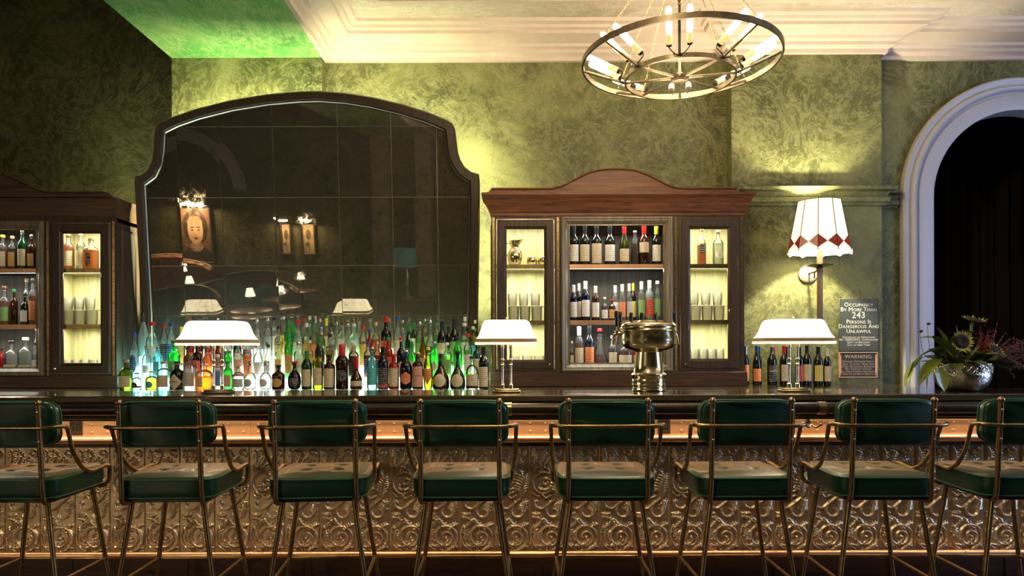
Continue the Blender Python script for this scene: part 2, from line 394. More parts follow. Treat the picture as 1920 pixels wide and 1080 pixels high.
# picture rail on the sconce pier and its recess
rail = [(0, 2.49), (.02, 2.49), (.03, 2.51), (.045, 2.52), (.05, 2.555), (.03, 2.565), (.05, 2.60), (.085, 2.61), (.09, 2.635), (0, 2.64)]
b = B(); sweep(b, [(XC+.013, YP2), (XD, YP2), (XD, YW), (AX-AO-.03, YW)], rail); fixn(b); struct('trim_3', b, GREEN_WALL)
# arch casing: section given as (distance out from the opening, height off the wall)
sec = [(0, -.14), (0, .03), (.012, .036), (.125, .036), (.13, .026), (.15, .026), (.152, .05), (.165, .066), (.185, .07), (.20, .06), (.205, .04), (.225, .045), (.255, .058), (.268, .045), (.27, 0)]
b = B(); cols = []
path = [(-1, 0, 0, 0)] + [(-math.cos(PI*i/40), math.sin(PI*i/40), 1, 1) for i in range(41)] + [(1, 0, 0, 0)]
for cx, sz, up, _ in path:
    row = []
    for o, h in sec:
        r = AR+o; x = AX+cx*r; z = (AZ+sz*r) if up else 0
        row.append(b.verts.new((x, YW-h, z)))
    cols.append(row)
for a, c in zip(cols, cols[1:]):
    for k in range(len(sec)-1): b.faces.new((a[k], c[k], c[k+1], a[k+1]))
fixn(b); struct('trim_4', b, WHITETRIM, smooth=True)
# dark lobby beyond the arch, with its curtain
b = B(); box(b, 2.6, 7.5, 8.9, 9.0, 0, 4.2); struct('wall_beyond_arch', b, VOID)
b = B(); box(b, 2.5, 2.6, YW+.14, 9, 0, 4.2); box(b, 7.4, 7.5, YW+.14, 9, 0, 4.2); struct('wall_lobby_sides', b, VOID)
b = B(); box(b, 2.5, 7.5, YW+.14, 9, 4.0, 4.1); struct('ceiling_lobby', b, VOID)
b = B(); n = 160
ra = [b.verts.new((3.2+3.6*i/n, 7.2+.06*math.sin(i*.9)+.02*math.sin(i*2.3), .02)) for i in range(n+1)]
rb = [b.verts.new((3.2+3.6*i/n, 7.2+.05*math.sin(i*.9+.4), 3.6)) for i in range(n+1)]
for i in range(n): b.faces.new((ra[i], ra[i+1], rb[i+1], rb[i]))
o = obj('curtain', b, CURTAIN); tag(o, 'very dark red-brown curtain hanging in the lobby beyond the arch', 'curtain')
b = B(); tube(b, [(3.1, 7.2, 3.62), (6.9, 7.2, 3.62)], .02); obj('curtain_rod', b, IRON, o)

# ---------------------------------------------------------------- the front bar
YT, TZ0, TZ1 = 3.88, .176, .779
bar = thing('bar_counter', 'long bar counter with dark glossy top and pressed tin front', 'bar', (0, 3.9, 0))
def bpart(name, b, m, parent=None, **k):
    o = obj(name, b, m, parent or bar, **k)
    if not parent: o.location = (0, -3.9, 0)
    return o
BX0, BX1 = -4.6, 5.0
b = B(); box(b, BX0, BX1, 3.66, 4.12, 1.045, 1.08, .006); bpart('bar_top', b, BARTOP)
b = B(); box(b, BX0, BX1, 3.70, 3.80, .95, 1.045, .006); box(b, BX0, BX1, 3.74, 3.88, .938, .955)
for z in (.985, 1.0): box(b, BX0, BX1, 3.69, 3.70, z-.003, z+.003)
bpart('fascia', b, BLACK)
b = B(); box(b, BX0, BX1, 3.915, 4.10, 0, 1.045); bpart('carcass', b, BLACK)
arm = B(); tube(arm, [(BX0, 3.625, 1.010), (BX1, 3.625, 1.010)], .030, 20); ar = bpart('arm_rail', arm, IRON)
for u in (952, 1540, 1910):
    x = (u-960)*3.62/FPX; c = B(); tube(c, [(x-.022, 3.625, 1.010), (x-.02, 3.625, 1.010), (x+.02, 3.625, 1.010), (x+.022, 3.625, 1.010)], [.031, .035, .035, .031], 20)
    tube(c, [(x, 3.625, 1.01), (x, 3.70, 1.01)], .012); bpart('collar', c, OLDBRASS, ar)
b = B(); tube(b, [(BX0, 3.79, .945), (BX1, 3.79, .945)], .0065, 8); bpart('copper_bead', b, COPPER)
b = B(); box(b, BX0, BX1, 3.862, 3.915, .79, .94); x = BX0; k = 0
while x < BX1:
    if True:
        for z in (.862, .905): lathe(b, [(.0078, 0), (.0062, -.0038), (.0001, -.0055)], 8, x, 3.862, z, axis='Y', capb=False)
        if k % 9 == 0: box(b, x+.04, x+.0415, 3.859, 3.862, .84, .935)
    x += .0855; k += 1
bpart('copper_plate', b, COPPER)
b = B(); tube(b, [(BX0, 3.835, .822), (BX1, 3.835, .822)], .0175, 16); bpart('copper_moulding', b, COPPER)
b = B(); box(b, BX0, BX1, 3.85, 3.915, .779, .80); bpart('ledge', b, KICK)
# pressed tin tiles: one relief, repeated
def tin_tile(nx=66, nz=200):
    Wt, Ht = .1985, TZ1-TZ0
    a = (np.arange(nx+1)/nx)[None, :].repeat(nz+1, 0); bb = (np.arange(nz+1)/nz*(Ht/Wt))[:, None].repeat(nx+1, 1)
    H = np.zeros_like(a)
    def stroke(pts, w0, w1, h=1.0, groove=0):
        nonlocal H
        pts = [tuple(p)[:2] for p in smoothpath([(x, y, 0) for x, y in pts], 5)] if len(pts) > 2 else pts
        n = len(pts)-1; best = np.zeros_like(a)
        for i in range(n):
            (x0, y0), (x1, y1) = pts[i], pts[i+1]; dx, dy = x1-x0, y1-y0; L = dx*dx+dy*dy+1e-9
            t = np.clip(((a-x0)*dx+(bb-y0)*dy)/L, 0, 1); d = np.hypot(a-x0-t*dx, bb-y0-t*dy)
            w = (w0+(w1-w0)*((i+t)/n))*.78; q = np.clip(1.7*(1-(d/w)**2), 0, 1)**.5*.8+.2*np.clip(1-(d/w)**2, 0, 1)
            if groove: q = q*(1-groove*np.exp(-(d/(w*.3))**2))
            best = np.maximum(best, q*h*(.55+.45*w/max(w0, w1)))
        H = np.maximum(H, best)
    def spiral(cx, cy, r0, r1, a0, turns, w0, w1, h=1):
        n = int(18*abs(turns))+2; pp = []
        for i in range(n+1):
            t = i/n; r = r0+(r1-r0)*t; an = a0+2*PI*turns*t; pp.append((cx+r*math.cos(an), cy+r*math.sin(an)))
        for i in range(0, n-1, 2): stroke([pp[i], pp[i+1], pp[min(i+2, n)]], w0+(w1-w0)*i/n, w0+(w1-w0)*min(i+2, n)/n, h)
    def leaf(x, y, ang, L, w, lobes=4, curl=.5, h=.9):
        pts = [(x+L*t*math.cos(ang+curl*t), y+L*t*math.sin(ang+curl*t)) for t in (0, .3, .6, .85, 1)]
        stroke(pts, w, w*.25, h, .45)
        for k in range(lobes):
            t = .12+.75*k/lobes; bx, by = x+L*t*math.cos(ang+curl*t), y+L*t*math.sin(ang+curl*t); l = L*(.42-.22*t)
            for s in (-1, 1):
                g = ang+curl*t+s*.75; stroke([(bx, by), (bx+l*.6*math.cos(g), by+l*.6*math.sin(g)), (bx+l*math.cos(g+s*.3), by+l*math.sin(g+s*.3))], w*.55, w*.15, h*.85)
    # bottom volute
    spiral(.62, 2.62, .08, .30, 2.6, 1.15, .022, .040, .8)
    spiral(.60, 2.62, .30, .40, PI*1.15, .72, .034, .018, .9)
    stroke([(.62, 2.62), (.621, 2.62)], .062, .062, 1.3)
    leaf(.30, 2.72, -2.3, .28, .05, 4, .8); leaf(.16, 2.62, -1.2, .34, .045, 4, -.5); leaf(.24, 2.86, .35, .50, .05, 5, -.7); leaf(.70, 2.98, -.9, .30, .045, 4, .4)
    leaf(.86, 2.90, -.3, .12, .03, 2, .4); stroke([(.10, 2.35), (.06, 2.6), (.14, 2.85), (.35, 3.0)], .014, .022, .7)
    leaf(.50, 2.30, .1, .36, .05, 3, .5); leaf(.78, 2.36, -1.0, .25, .04, 3, .5)
    # middle leaves and stems
    leaf(.12, 2.05, 0.0, .36, .05, 4, .5); leaf(.34, 2.15, 1.9, .26, .045, 3, .4); leaf(.45, 2.12, 1.2, .22, .04, 3, -.4)
    stroke([(.16, 1.62), (.20, 1.75), (.38, 1.80), (.55, 1.68), (.78, 1.50), (.90, 1.30)], .030, .028, .95)
    stroke([(.15, 1.60), (.22, 1.58), (.24, 1.66)], .03, .02, .9)
    stroke([(.60, 1.60), (.50, 1.85), (.58, 2.02), (.76, 2.03), (.84, 1.92)], .022, .034, .9)
    leaf(.82, 1.98, -1.45, .46, .042, 6, .1); leaf(.30, 1.95, 2.7, .22, .05, 3, .5)
    stroke([(.12, 1.36), (.25, 1.46), (.36, 1.40), (.47, 1.50), (.62, 1.44)], .018, .026, .8)
    # upper C-scroll
    spiral(.42, 1.08, .33, .27, -.9, -.86, .032, .026, .95); spiral(.48, 1.05, .12, .05, -.6, -.9, .03, .04, 1)
    leaf(.36, 1.26, .2, .30, .05, 3, -.5); stroke([(.30, 1.12), (.28, 1.2), (.34, 1.28)], .02, .03, .8)
    leaf(.80, 1.42, -1.7, .62, .085, 6, .35, 1); leaf(.66, 1.28, .1, .22, .04, 3, -.6)
    leaf(.16, .70, -1.3, .34, .05, 4, .6); leaf(.30, .72, -.9, .30, .05, 4, -.5); leaf(.52, .66, .8, .26, .05, 3, .5); leaf(.72, .72, .3, .20, .04, 3, 1)
    # top sprays
    spiral(.80, .20, .03, .13, .5, 1.1, .02, .024, .9); stroke([(.70, .30), (.55, .42), (.40, .62)], .02, .035, .8)
    leaf(.18, .45, -1.25, .36, .05, 4, -.4); leaf(.34, .50, -.8, .34, .05, 4, -.4); leaf(.48, .52, -.45, .40, .045, 4, .2); leaf(.30, .14, .2, .3, .04, 3, .3)
    edge = np.minimum(np.minimum(a, 1-a), np.minimum(bb, Ht/Wt-bb))
    H = H*np.clip(edge/.05, 0, 1)
    y = -.019*H - .002*np.clip((edge-.02)/.02, 0, 1)*0 + .004*(edge < .012)
    verts = [(float(a[i, j]*Wt), float(y[i, j]), float(TZ1-bb[i, j]*Wt)) for i in range(nz+1) for j in range(nx+1)]
    k = nx+1
    faces = [(i*k+j, (i+1)*k+j, (i+1)*k+j+1, i*k+j+1) for i in range(nz) for j in range(nx)]
    me = bpy.data.meshes.new('tin_tile_front'); me.from_pydata(verts, [], faces); me.materials.append(TINM)
    me.polygons.foreach_set('use_smooth', [True]*len(me.polygons)); me.update(); return me
o = bpy.data.objects.new('pressed_tin_front', tin_tile()); COL.objects.link(o); o.parent = bar; o.location = (1.484-.1985*30, YT-3.9, 0)
md = o.modifiers.new('repeat', 'ARRAY'); md.count = 47; md.use_relative_offset = False; md.use_constant_offset = True; md.constant_offset_displace = (.1985, 0, 0)
b = B(); tube(b, [(BX0, 3.79, .187), (BX1, 3.79, .187)], .0185, 16); fr = bpart('foot_rail', b, COPPER)
for u in (470, 1200, 1340, 1810):
    x = (u-960)*3.79/FPX; c = B(); tube(c, [(x-.012, 3.79, .187), (x+.012, 3.79, .187)], .021, 16); tube(c, [(x, 3.79, .187), (x, 3.93, .187)], .011, 8); bpart('rail_bracket', c, COPPER, fr)
b = B(); box(b, BX0, BX1, 3.90, 3.915, 0, .176, 0)
x = 1.484-.1985*30
while x < 4.3:
    box(b, x+.02, x+.64, 3.894, 3.90, .02, .15, .004); x += .66
bpart('kick_board', b, KICK)
# led strip under the top, washing the copper plate
b = B(); box(b, BX0, BX1, 3.822, 3.834, .932, .938); bpart('light_strip', b, LED_O)
area_light('bar_front_light', (0, 3.812, .930), (R(6), 0, 0), 7.6, .02, 15, (1, .66, .36), spread=110)
# coat hooks and outlet plates on the copper plate
for u, out in ((140, 1), (692, 1), (1245, 1), (1517, 0)):
    x = (u-960)*3.85/FPX; g = 'fittings on the copper plate'
    if out:
        b = B(); box(b, x-.035, x+.035, 3.855, 3.862, .845, .925, .002); o = obj('outlet_plate', b, IRON)
        tag(o, {140: 'dark outlet plate on the copper band right of the leftmost stool', 692: 'dark outlet plate on the copper band above the third stool seat', 1245: 'dark outlet plate on the copper band right of the fifth stool'}[u], 'outlet', g)
        c = B(); [box(c, x-.02+.02*k, x-.008+.02*k, 3.852, 3.856, .875, .895) for k in range(3)]; obj('socket', c, BLACK, o)
    else:
        b = B(); tube(b, smoothpath([(x, 3.855, .945), (x, 3.83, .92), (x, 3.83, .90), (x-.02, 3.81, .885), (x-.042, 3.80, .90)], 4), .005, 8)
        tube(b, smoothpath([(x, 3.83, .90), (x+.02, 3.81, .885), (x+.042, 3.80, .90)], 4), .005, 8); box(b, x-.012, x+.012, 3.855, 3.862, .90, .945, .002)
        ball(b, (x-.042, 3.80, .90), .008, 8, 5); ball(b, (x+.042, 3.80, .90), .008, 8, 5)
        tag(obj('coat_hook', b, IRON), 'black double coat hook under the bar edge', 'hook')

# tall window in the right-hand wall: cool evening light on the arch and cornice
b = B(); frame(b, -.7, .7, .9, 3.2, [(0, 0), (0, .05), (.06, .05), (.07, .0)], 0); box(b, -.02, .02, -.02, 0, .95, 3.15); box(b, -.65, .65, -.02, 0, 2.0, 2.04); fixn(b)
o = struct('window_1', b, WHITETRIM); o.location = (XRW-.01, 2.6, 0); o.rotation_euler = (0, 0, R(-90))
b = B(); box(b, -.64, .64, -.008, -.002, .96, 3.14); o = struct('window_2', b, emis('evening_sky_pane', (.36, .55, 1), 3.0)); o.location = (XRW-.01, 2.6, 0); o.rotation_euler = (0, 0, R(-90))
area_light('window_light', (XRW-.06, 2.6, 2.1), (R(90), 0, R(90)), 1.3, 2.1, 75, (.45, .62, 1))

# ---------------------------------------------------------------- back bar
b = B(); box(b, -4.9, 3.03, 4.90, 5.615, .99, 1.03, .004)
o = obj('back_counter', b, BARTOP); tag(o, 'dark back counter along the wall carrying the bottles and cabinets', 'counter')
b = B(); box(b, -4.9, 3.03, 4.96, 5.6, 0, .99); obj('carcass', b, BLACK, o)

# ---------------------------------------------------------------- mirror
TILT = R(6); MP = Vector((0, 5.60, 1.1))
mir = thing('mirror', 'huge arched antique-tiled mirror leaning from the wall above the bottles', 'mirror', MP); mir.rotation_euler = (TILT, 0, 0)
def onmir(u, v):
    d = P(u, v, 1)-Vector((0, 0, EYE)); # y = 5.54 - tan(t)*(z-1.1)
    t = (MP.y-math.tan(TILT)*(EYE-1.1))/(1+math.tan(TILT)*d.z)
    p = Vector((0, 0, EYE))+d*t; q = p-MP
    return (q.x, q.dot(Vector((0, -math.sin(TILT), math.cos(TILT)))))
Lp = [(270, 712), (268, 590), (260, 440), (255, 345), (255.5, 332), (267, 329), (279, 320), (287, 303), (290.5, 282), (292, 252), (295, 240), (303, 232), (330, 219), (370, 205), (433, 189), (500, 178), (560, 172.5)]
Rp = [(600, 171.5), (650, 175), (700, 183), (755, 196), (805, 212), (838, 226), (849, 233), (853, 242), (858, 283), (863, 300), (872, 314), (884, 323), (898, 327), (899.5, 340), (899, 440), (896, 590), (894, 712)]
OUT = [onmir(*p) for p in Lp+Rp]
def inset(poly, d):
    n = len(poly); res = []
    for i in range(n):
        p, a, c = Vector(poly[i]), Vector(poly[i-1]), Vector(poly[(i+1) % n])
        e1 = (p-a).normalized(); e2 = (c-p).normalized(); n1 = Vector((e1.y, -e1.x)); n2 = Vector((e2.y, -e2.x))
        m = (n1+n2)/max(.35, 1+n1.dot(n2)); res.append((p.x+m.x*d, p.y+m.y*d))
    return res
INN = inset(OUT, .082); IN2 = inset(OUT, .066); O2 = inset(OUT, .012)
b = B()
def loop(poly, y): return [b.verts.new((x, y, z)) for x, z in poly]
ls = [loop(OUT, .055), loop(OUT, -.02), loop(O2, -.04), loop(IN2, -.04), loop(INN, -.012), loop(INN, .01)]
for A, C in zip(ls, ls[1:]):
    for i in range(len(A)): j = (i+1) % len(A); b.faces.new((A[i], A[j], C[j], C[i]))
fixn(b); f_ = obj('frame', b, FRAMEM, mir, angle=50)
b = B(); q = inset(OUT, .079); ls = [loop(q, -.026), loop(inset(OUT, .0845), -.016)]
for i in range(len(q)): j = (i+1) % len(q); b.faces.new((ls[0][i], ls[0][j], ls[1][j], ls[1][i]))
fixn(b); obj('inner_bead', b, simple('bead_metal', (.62, .58, .45), .3, .9), mir)
b = B(); bk = inset(OUT, .03); vs = [b.verts.new((x, .012, z)) for x, z in bk]; b.faces.new(vs); vs2 = [b.verts.new((x, .03, z)) for x, z in bk]; b.faces.new(vs2[::-1]); fixn(b)
obj('backing', b, simple('mirror_seam', (.55, .48, .32), .45, .4), mir, smooth=False)
xs = [-9]+[onmir(u, 440)[0] for u in (340, 418, 518, 638, 737, 821)]+[9]; zs = [-9]+[onmir(577, v)[1] for v in (592, 498, 370, 237)]+[9]
def clip(poly, ax, val, keep):
    out = []
    for i in range(len(poly)):
        p, q = poly[i-1], poly[i]; pi, qi = (p[ax]-val)*keep > 0, (q[ax]-val)*keep > 0
        if pi != qi:
            t = (val-p[ax])/(q[ax]-p[ax]); out.append((p[0]+(q[0]-p[0])*t, p[1]+(q[1]-p[1])*t))
        if qi: out.append(q)
    return out
b = B(); rnd = random.Random(3)
for i in range(len(xs)-1):
    for j in range(len(zs)-1):
        pl = list(INN)
        for ax, v, k in ((0, xs[i]+.0028, 1), (0, xs[i+1]-.0028, -1), (1, zs[j]+.0028, 1), (1, zs[j+1]-.0028, -1)):
            pl = clip(pl, ax, v, k)
            if len(pl) < 3: break
        if len(pl) < 3: continue
        cx = sum(p[0] for p in pl)/len(pl); cz = sum(p[1] for p in pl)/len(pl); ax_, az_ = rnd.uniform(-.006, .006), rnd.uniform(-.006, .006)
        try: b.faces.new([b.verts.new((x, .002+ax_*(x-cx)+az_*(z-cz), z)) for x, z in pl])
        except Exception: pass
for f in b.faces:
    f.normal_update()
    if f.normal.y > 0: f.normal_flip()
obj('glass', b, MIRROR, mir, smooth=False)
# corner pins where the tiles meet
b = B()
for i in range(1, len(xs)-1):
    for j in range(1, len(zs)-1): lathe(b, [(.007, 0), (.006, -.004), (.0001, -.006)], 8, xs[i], 0, zs[j], axis='Y', capb=False)
obj('pin', b, OLDBRASS, mir)['kind'] = 'stuff'
b = B(); q = inset(OUT, .030); k0, k1 = 1, len(q)-1
tube(b, [(x, .062, z) for x, z in q[k0:k1]], .007, 6); obj('light_strip', b, LED_Y, mir)
for i in range(1, len(q)-2):
    p0, p1 = Vector(q[i]), Vector(q[i+1]); e = p1-p0; L = e.length
    if L < .02: continue
    nx_, nz_ = -e.y/L, e.x/L          # outward in the plane of the mirror
    d = Vector((nx_*.75, .66, nz_*.75)).normalized(); m_ = (p0+p1)/2
    l = area_light('mirror_strip_light', (m_.x+nx_*.012, .070, m_.y+nz_*.012), (0, 0, 0), L, .012, 7*L, (1, .97, .56), mir)
    zq = -d; xq = Vector((e.x/L, 0, e.y/L)); yq = zq.cross(xq).normalized(); xq = yq.cross(zq)
    l.rotation_euler = Matrix((xq, yq, zq)).transposed().to_euler()
# ---------------------------------------------------------------- display cabinets
K = 5.29/FPX
def zz(v): return EYE-(v-HY)*K
def lx(u): return (u-1158.5)*K
def make_cabinet(cx, label, over=.045, dz=0):
    cab = thing('display_cabinet', label, 'cabinet', (cx, 5.29, 1.03+0*dz))
    def part(n, b, m, parent=None, **k):
        o = obj(n, b, m, parent or cab, **k)
        if not parent: o.location = (0, -5.29, -1.03+dz)
        return o
    hw = .977; F = 5.29; BK = 5.61
    b = B(); box(b, -hw-.018, hw+.018, F-.03, BK, 1.03-dz, 1.142, .005); part('plinth', b, WOOD_X)
    b = B()
    for x in (-hw, lx(1046), lx(1258), hw-.02): box(b, x, x+.02 if abs(x) > .9 else x+.035, F+.004, BK, 1.142, 2.365)
    box(b, -hw, hw, F+.004, BK, 2.335, 2.365); box(b, -hw, hw, F+.004, BK, 1.142, 1.15)
    for sx in (-1, 1):
        x = sx*(hw+.0005); loops = []
        for ins, h in ((.045, 0), (.05, .008), (.062, .008), (.07, 0)):
            loops.append([b.verts.new((x+sx*h, y, z)) for y, z in ((F+ins+.02, 1.16+ins), (BK-ins, 1.16+ins), (BK-ins, 2.34-ins), (F+ins+.02, 2.34-ins))])
        for A, C in zip(loops, loops[1:]):
            for k in range(4): j = (k+1) % 4; b.faces.new((A[k], A[j], C[j], C[k]))
    part('carcass', b, WOOD_Z)
    b = B(); box(b, -hw+.02, lx(1046), BK-.02, BK-.008, 1.15, 2.335); box(b, lx(1258)+.035, hw-.02, BK-.02, BK-.008, 1.15, 2.335)
    for x0, x1 in ((-hw+.02, -hw+.024), (lx(1046)-.004, lx(1046)), (lx(1258)+.035, lx(1258)+.039), (hw-.024, hw-.02)): box(b, x0, x1, F+.03, BK-.02, 1.15, 2.335)
    part('pale_lining', b, WOOD_PALE)
    b = B(); box(b, lx(1046)+.035, lx(1258), BK-.02, BK-.008, 1.15, 2.335); part('dark_lining', b, WOOD_BACK)
    # face frame strips
    b = B(); box(b, -hw, hw, F-.012, F+.006, 2.345, 2.375)
    for x0, x1 in ((-hw, lx(931)), (lx(1040), lx(1053)), (lx(1260), lx(1275)), (lx(1384), hw)): box(b, x0, x1, F-.010, F+.006, 1.142, 2.345)
    for x0, x1 in ((lx(931), lx(1040)), (lx(1275), lx(1384))): box(b, x0, x1, F-.008, F+.006, 1.142, 1.165); box(b, x0, x1, F-.008, F+.006, 2.322, 2.345)
    part('face_frame', b, WOOD_Z)
    for x in (lx(926), lx(1046.5), lx(1267), lx(1390)):
        b = B(); box(b, x-.009, x+.009, F-.0135, F-.010, 1.145, 2.34); s = part('metal_strip', b, OLDBRASS)
        c = B()
        for k in range(14): lathe(c, [(.0045, 0), (.0035, -.003), (.0001, -.0042)], 8, x, F-.0135, 1.18+k*.0865, axis='Y', capb=False)
        part('rivet', c, IRON, s)['kind'] = 'stuff'
    # doors
    for u0, u1, kn in ((933, 1038, 1030), (1276, 1383, 1284)):
        b = B(); x0, x1, z0, z1 = lx(u0), lx(u1), 1.166, 2.322
        gw = (lx(u1)-lx(u0)-70*K)/2
        frame(b, x0, x1, z0, z1, [(0, -.004), (0, .018), (.006, .023), (gw-.02, .023), (gw-.012, .014), (gw-.004, .010), (gw, .006), (gw, -.004)], F)
        frame(b, x0, x1, z0, z1, [(gw, -.004), (0, -.004)], F)
        fixn(b); d = part('door', b, WOOD_Z, smooth=False)
        b = B(); frame(b, x0-.005, x1+.005, z0-.005, z1+.005, [(0, .008), (.001, .012), (.0045, .012), (.005, .008)], F); part('inlay', b, simple('inlay_metal', (.62, .55, .42), .25, 1) if 'inlay_metal' not in MATS else MATS['inlay_metal'], d, smooth=False)
        b = B(); box(b, x0+gw-.004, x1-gw+.004, F-.003, F+.001, z0+gw-.004, z1-gw+.004); part('glass_pane', b, PANE, d, smooth=False)
        b = B(); lathe(b, [(.006, 0), (.006, -.010), (.011, -.014), (.012, -.02), (.008, -.026), (.0001, -.028)], 12, lx(kn), F-.023, 1.20, axis='Y', capb=False); part('knob', b, BRASS, d)
    # moulded frame round the open middle bay
    b = B(); frame(b, lx(1053), lx(1260), 1.148, 2.34, [(0, 0), (0, .03), (.012, .034), (.022, .028), (.03, .03), (.055, .006), (.06, .006), (.06, -.012), (.066, -.012)], F); fixn(b)
    part('bay_frame', b, WOOD_G, smooth=False)
    b = B(); frame(b, lx(1053)+.062, lx(1260)-.062, 1.15, 2.28, [(0, .0), (.0, .01), (.003, .01), (.003, .0)], F); part('bay_inlay', b, MATS['inlay_metal'], smooth=False)
    # shelves with metal lipping and a light strip under each
    zs_ = (zz(600)-.004, zz(495)-.003)
    for (x0, x1, kind) in ((-hw+.024, lx(1046)-.004, 'side'), (lx(1046)+.036, lx(1258)-.001, 'mid'), (lx(1258)+.039, hw-.024, 'side')):
        for z in zs_:
            b = B(); box(b, x0, x1, F+.022, BK-.021, z-.025, z); sh = part('shelf', b, WOOD_PALE if kind == 'side' else WOOD_BACK)
            b = B(); box(b, x0, x1, F+.017, F+.022, z-.034, z+.001); nm = 5 if kind == 'mid' else 3
            for k in range(nm): lathe(b, [(.004, 0), (.0001, -.003)], 8, x0+(x1-x0)*(k+.5)/nm, F+.017, z-.016, axis='Y', capb=False)
            part('lipping', b, COPPER if kind == 'mid' else OLDBRASS, sh)
            b = B(); box(b, x0, x1, F+.024, F+.044, z-.032, z-.026); part('light_strip', b, LED_W if kind == 'mid' else LED_Y, sh)
        ztops = [2.325]+[z-.034 for z in zs_[::-1]]
        for i, z in enumerate(ztops):
            colr = (1, .97, .88) if kind == 'mid' else (1, .93, .64)
            a = area_light('cabinet_light', ((x0+x1)/2, F+.075-5.29, z-.002-1.03+dz), (R(-18) if kind == 'mid' else 0, 0, 0), (x1-x0)*.9, .06, 3.0 if kind == 'mid' else 6, colr, cab)
    # cornice
    prof = [(0, 2.345), (.008, 2.352), (.008, 2.372), (.016, 2.378), (.024, 2.40), (.038, 2.44), (.058, 2.475), (.074, 2.495), (.078, 2.50), (.078, 2.518), (.0, 2.522)]
    prof = [(o*(over/.045), z) for o, z in prof]
    b = B(); sweep(b, [(hw-.005, BK), (hw-.005, F-.008), (-hw+.005, F-.008), (-hw+.005, BK)][::-1] if False else [(-hw+.005, BK), (-hw+.005, F-.008), (hw-.005, F-.008), (hw-.005, BK)], prof)
    box(b, -hw+.01, hw-.01, F-.006, BK, 2.365, 2.522); fixn(b); part('cornice', b, WOOD_RED if cx > 0 else WOOD_X, smooth=False)
    # ogee pediment above
    def pz(u):
        t = abs(u-1154)/123.0
        if t >= 1.0: h = 0
        else: h = .5*(1+math.cos(PI*min(1, t**1.35)))
        return 2.548+h*.150
    tops = [(lx(u), pz(u)) for u in range(922, 1380, 6)]
    pl = [(lx(918), 2.522), (lx(1384), 2.522), (lx(1384), 2.540)]+tops[::-1]+[(lx(918), 2.540)]
    b = B(); prism(b, pl, F-.045, F+.035); 
    tp = [(x, z) for x, z in tops]
    ra = []
    for x, z in tp: ra.append([b.verts.new(p) for p in ((x, F-.05, z-.004), (x, F-.056, z+.004), (x, F-.05, z+.012), (x, F+.04, z+.012), (x, F+.04, z-.004))])
    for A, C in zip(ra, ra[1:]):
        for k in range(5): j = (k+1) % 5; b.faces.new((A[k], A[j], C[j], C[k]))
    b.faces.new(ra[0]); b.faces.new(ra[-1][::-1])
    fixn(b); part('pediment', b, WOOD_RED if cx > 0 else WOOD_X, smooth=False)
    return cab
CXC = (1158.5-960)*K
make_cabinet(CXC, 'dark walnut glazed cabinet with arched reddish pediment, right of the tiled mirror')
CXL = (-16.5-960)*K
make_cabinet(CXL, 'dark walnut glazed cabinet cut by the left edge of the photo', over=.012, dz=-.02)

# ---------------------------------------------------------------- bottles
def ord_(n): return ['first','second','third','fourth','fifth','sixth','seventh','eighth','ninth','tenth','eleventh','twelfth','thirteenth','fourteenth','fifteenth','sixteenth','seventeenth','eighteenth','nineteenth','twentieth',
    'twenty-first','twenty-second','twenty-third','twenty-fourth','twenty-fifth','twenty-sixth','twenty-seventh','twenty-eighth','twenty-ninth','thirtieth','thirty-first','thirty-second','thirty-third','thirty-fourth','thirty-fifth','thirty-sixth'][n-1]
TYPES = {  # outline as (radius, height) fractions
 'wine': [(.9, 0), (1, .02), (1, .60), (.97, .64), (.82, .70), (.55, .755), (.40, .80), (.36, .85), (.35, .94), (.42, .945), (.42, .965), (.36, .97), (.36, 1)],
 'burgundy': [(.9, 0), (1, .02), (1, .48), (.93, .56), (.72, .66), (.5, .74), (.37, .82), (.33, .94), (.39, .945), (.39, .965), (.34, .97), (.34, 1)],
 'spirit': [(.92, 0), (1, .015), (1, .60), (.98, .65), (.85, .70), (.52, .745), (.37, .78), (.34, .92), (.42, .925), (.42, .95), (.36, .955), (.36, 1)],
 'slim': [(.92, 0), (1, .015), (1, .66), (.9, .72), (.6, .78), (.46, .83), (.42, .95), (.5, .955), (.5, .975), (.42, .98), (.42, 1)],
 'squat': [(.9, 0), (1, .03), (1, .50), (.97, .58), (.8, .66), (.5, .71), (.34, .74), (.31, .86), (.38, .865), (.38, .89), (.33, .9), (.33, 1)],
 'round': [(.55, 0), (.82, .04), (.97, .16), (1, .28), (.95, .42), (.78, .54), (.5, .62), (.3, .68), (.27, .86), (.34, .865), (.34, .9), (.27, .905), (.27, 1)],
 'decanter': [(.85, 0), (1, .06), (.98, .16), (.8, .32), (.55, .46), (.38, .58), (.27, .70), (.25, .80), (.38, .84), (.38, .86), (.25, .87), (.22, 1)],
 'grand': [(.9, 0), (1, .04), (1, .22), (.94, .30), (.7, .42), (.42, .52), (.30, .62), (.25, .80), (.25, .93), (.32, .935), (.32, .955), (.27, .96), (.27, 1)],
 'teardrop': [(.7, 0), (.8, .02), (.95, .25), (1, .40), (.93, .52), (.7, .64), (.45, .75), (.33, .85), (.3, .94), (.36, .945), (.36, .965), (.3, .97), (.3, 1)],
}
TYPEWORD = {'wine': 'wine-shaped', 'burgundy': 'sloping-shouldered', 'spirit': 'round-shouldered', 'slim': 'slim', 'squat': 'squat', 'round': 'globe-bellied', 'decanter': 'decanter-shaped', 'grand': 'bell-shaped', 'teardrop': 'teardrop-shaped', 'square': 'square-sided'}
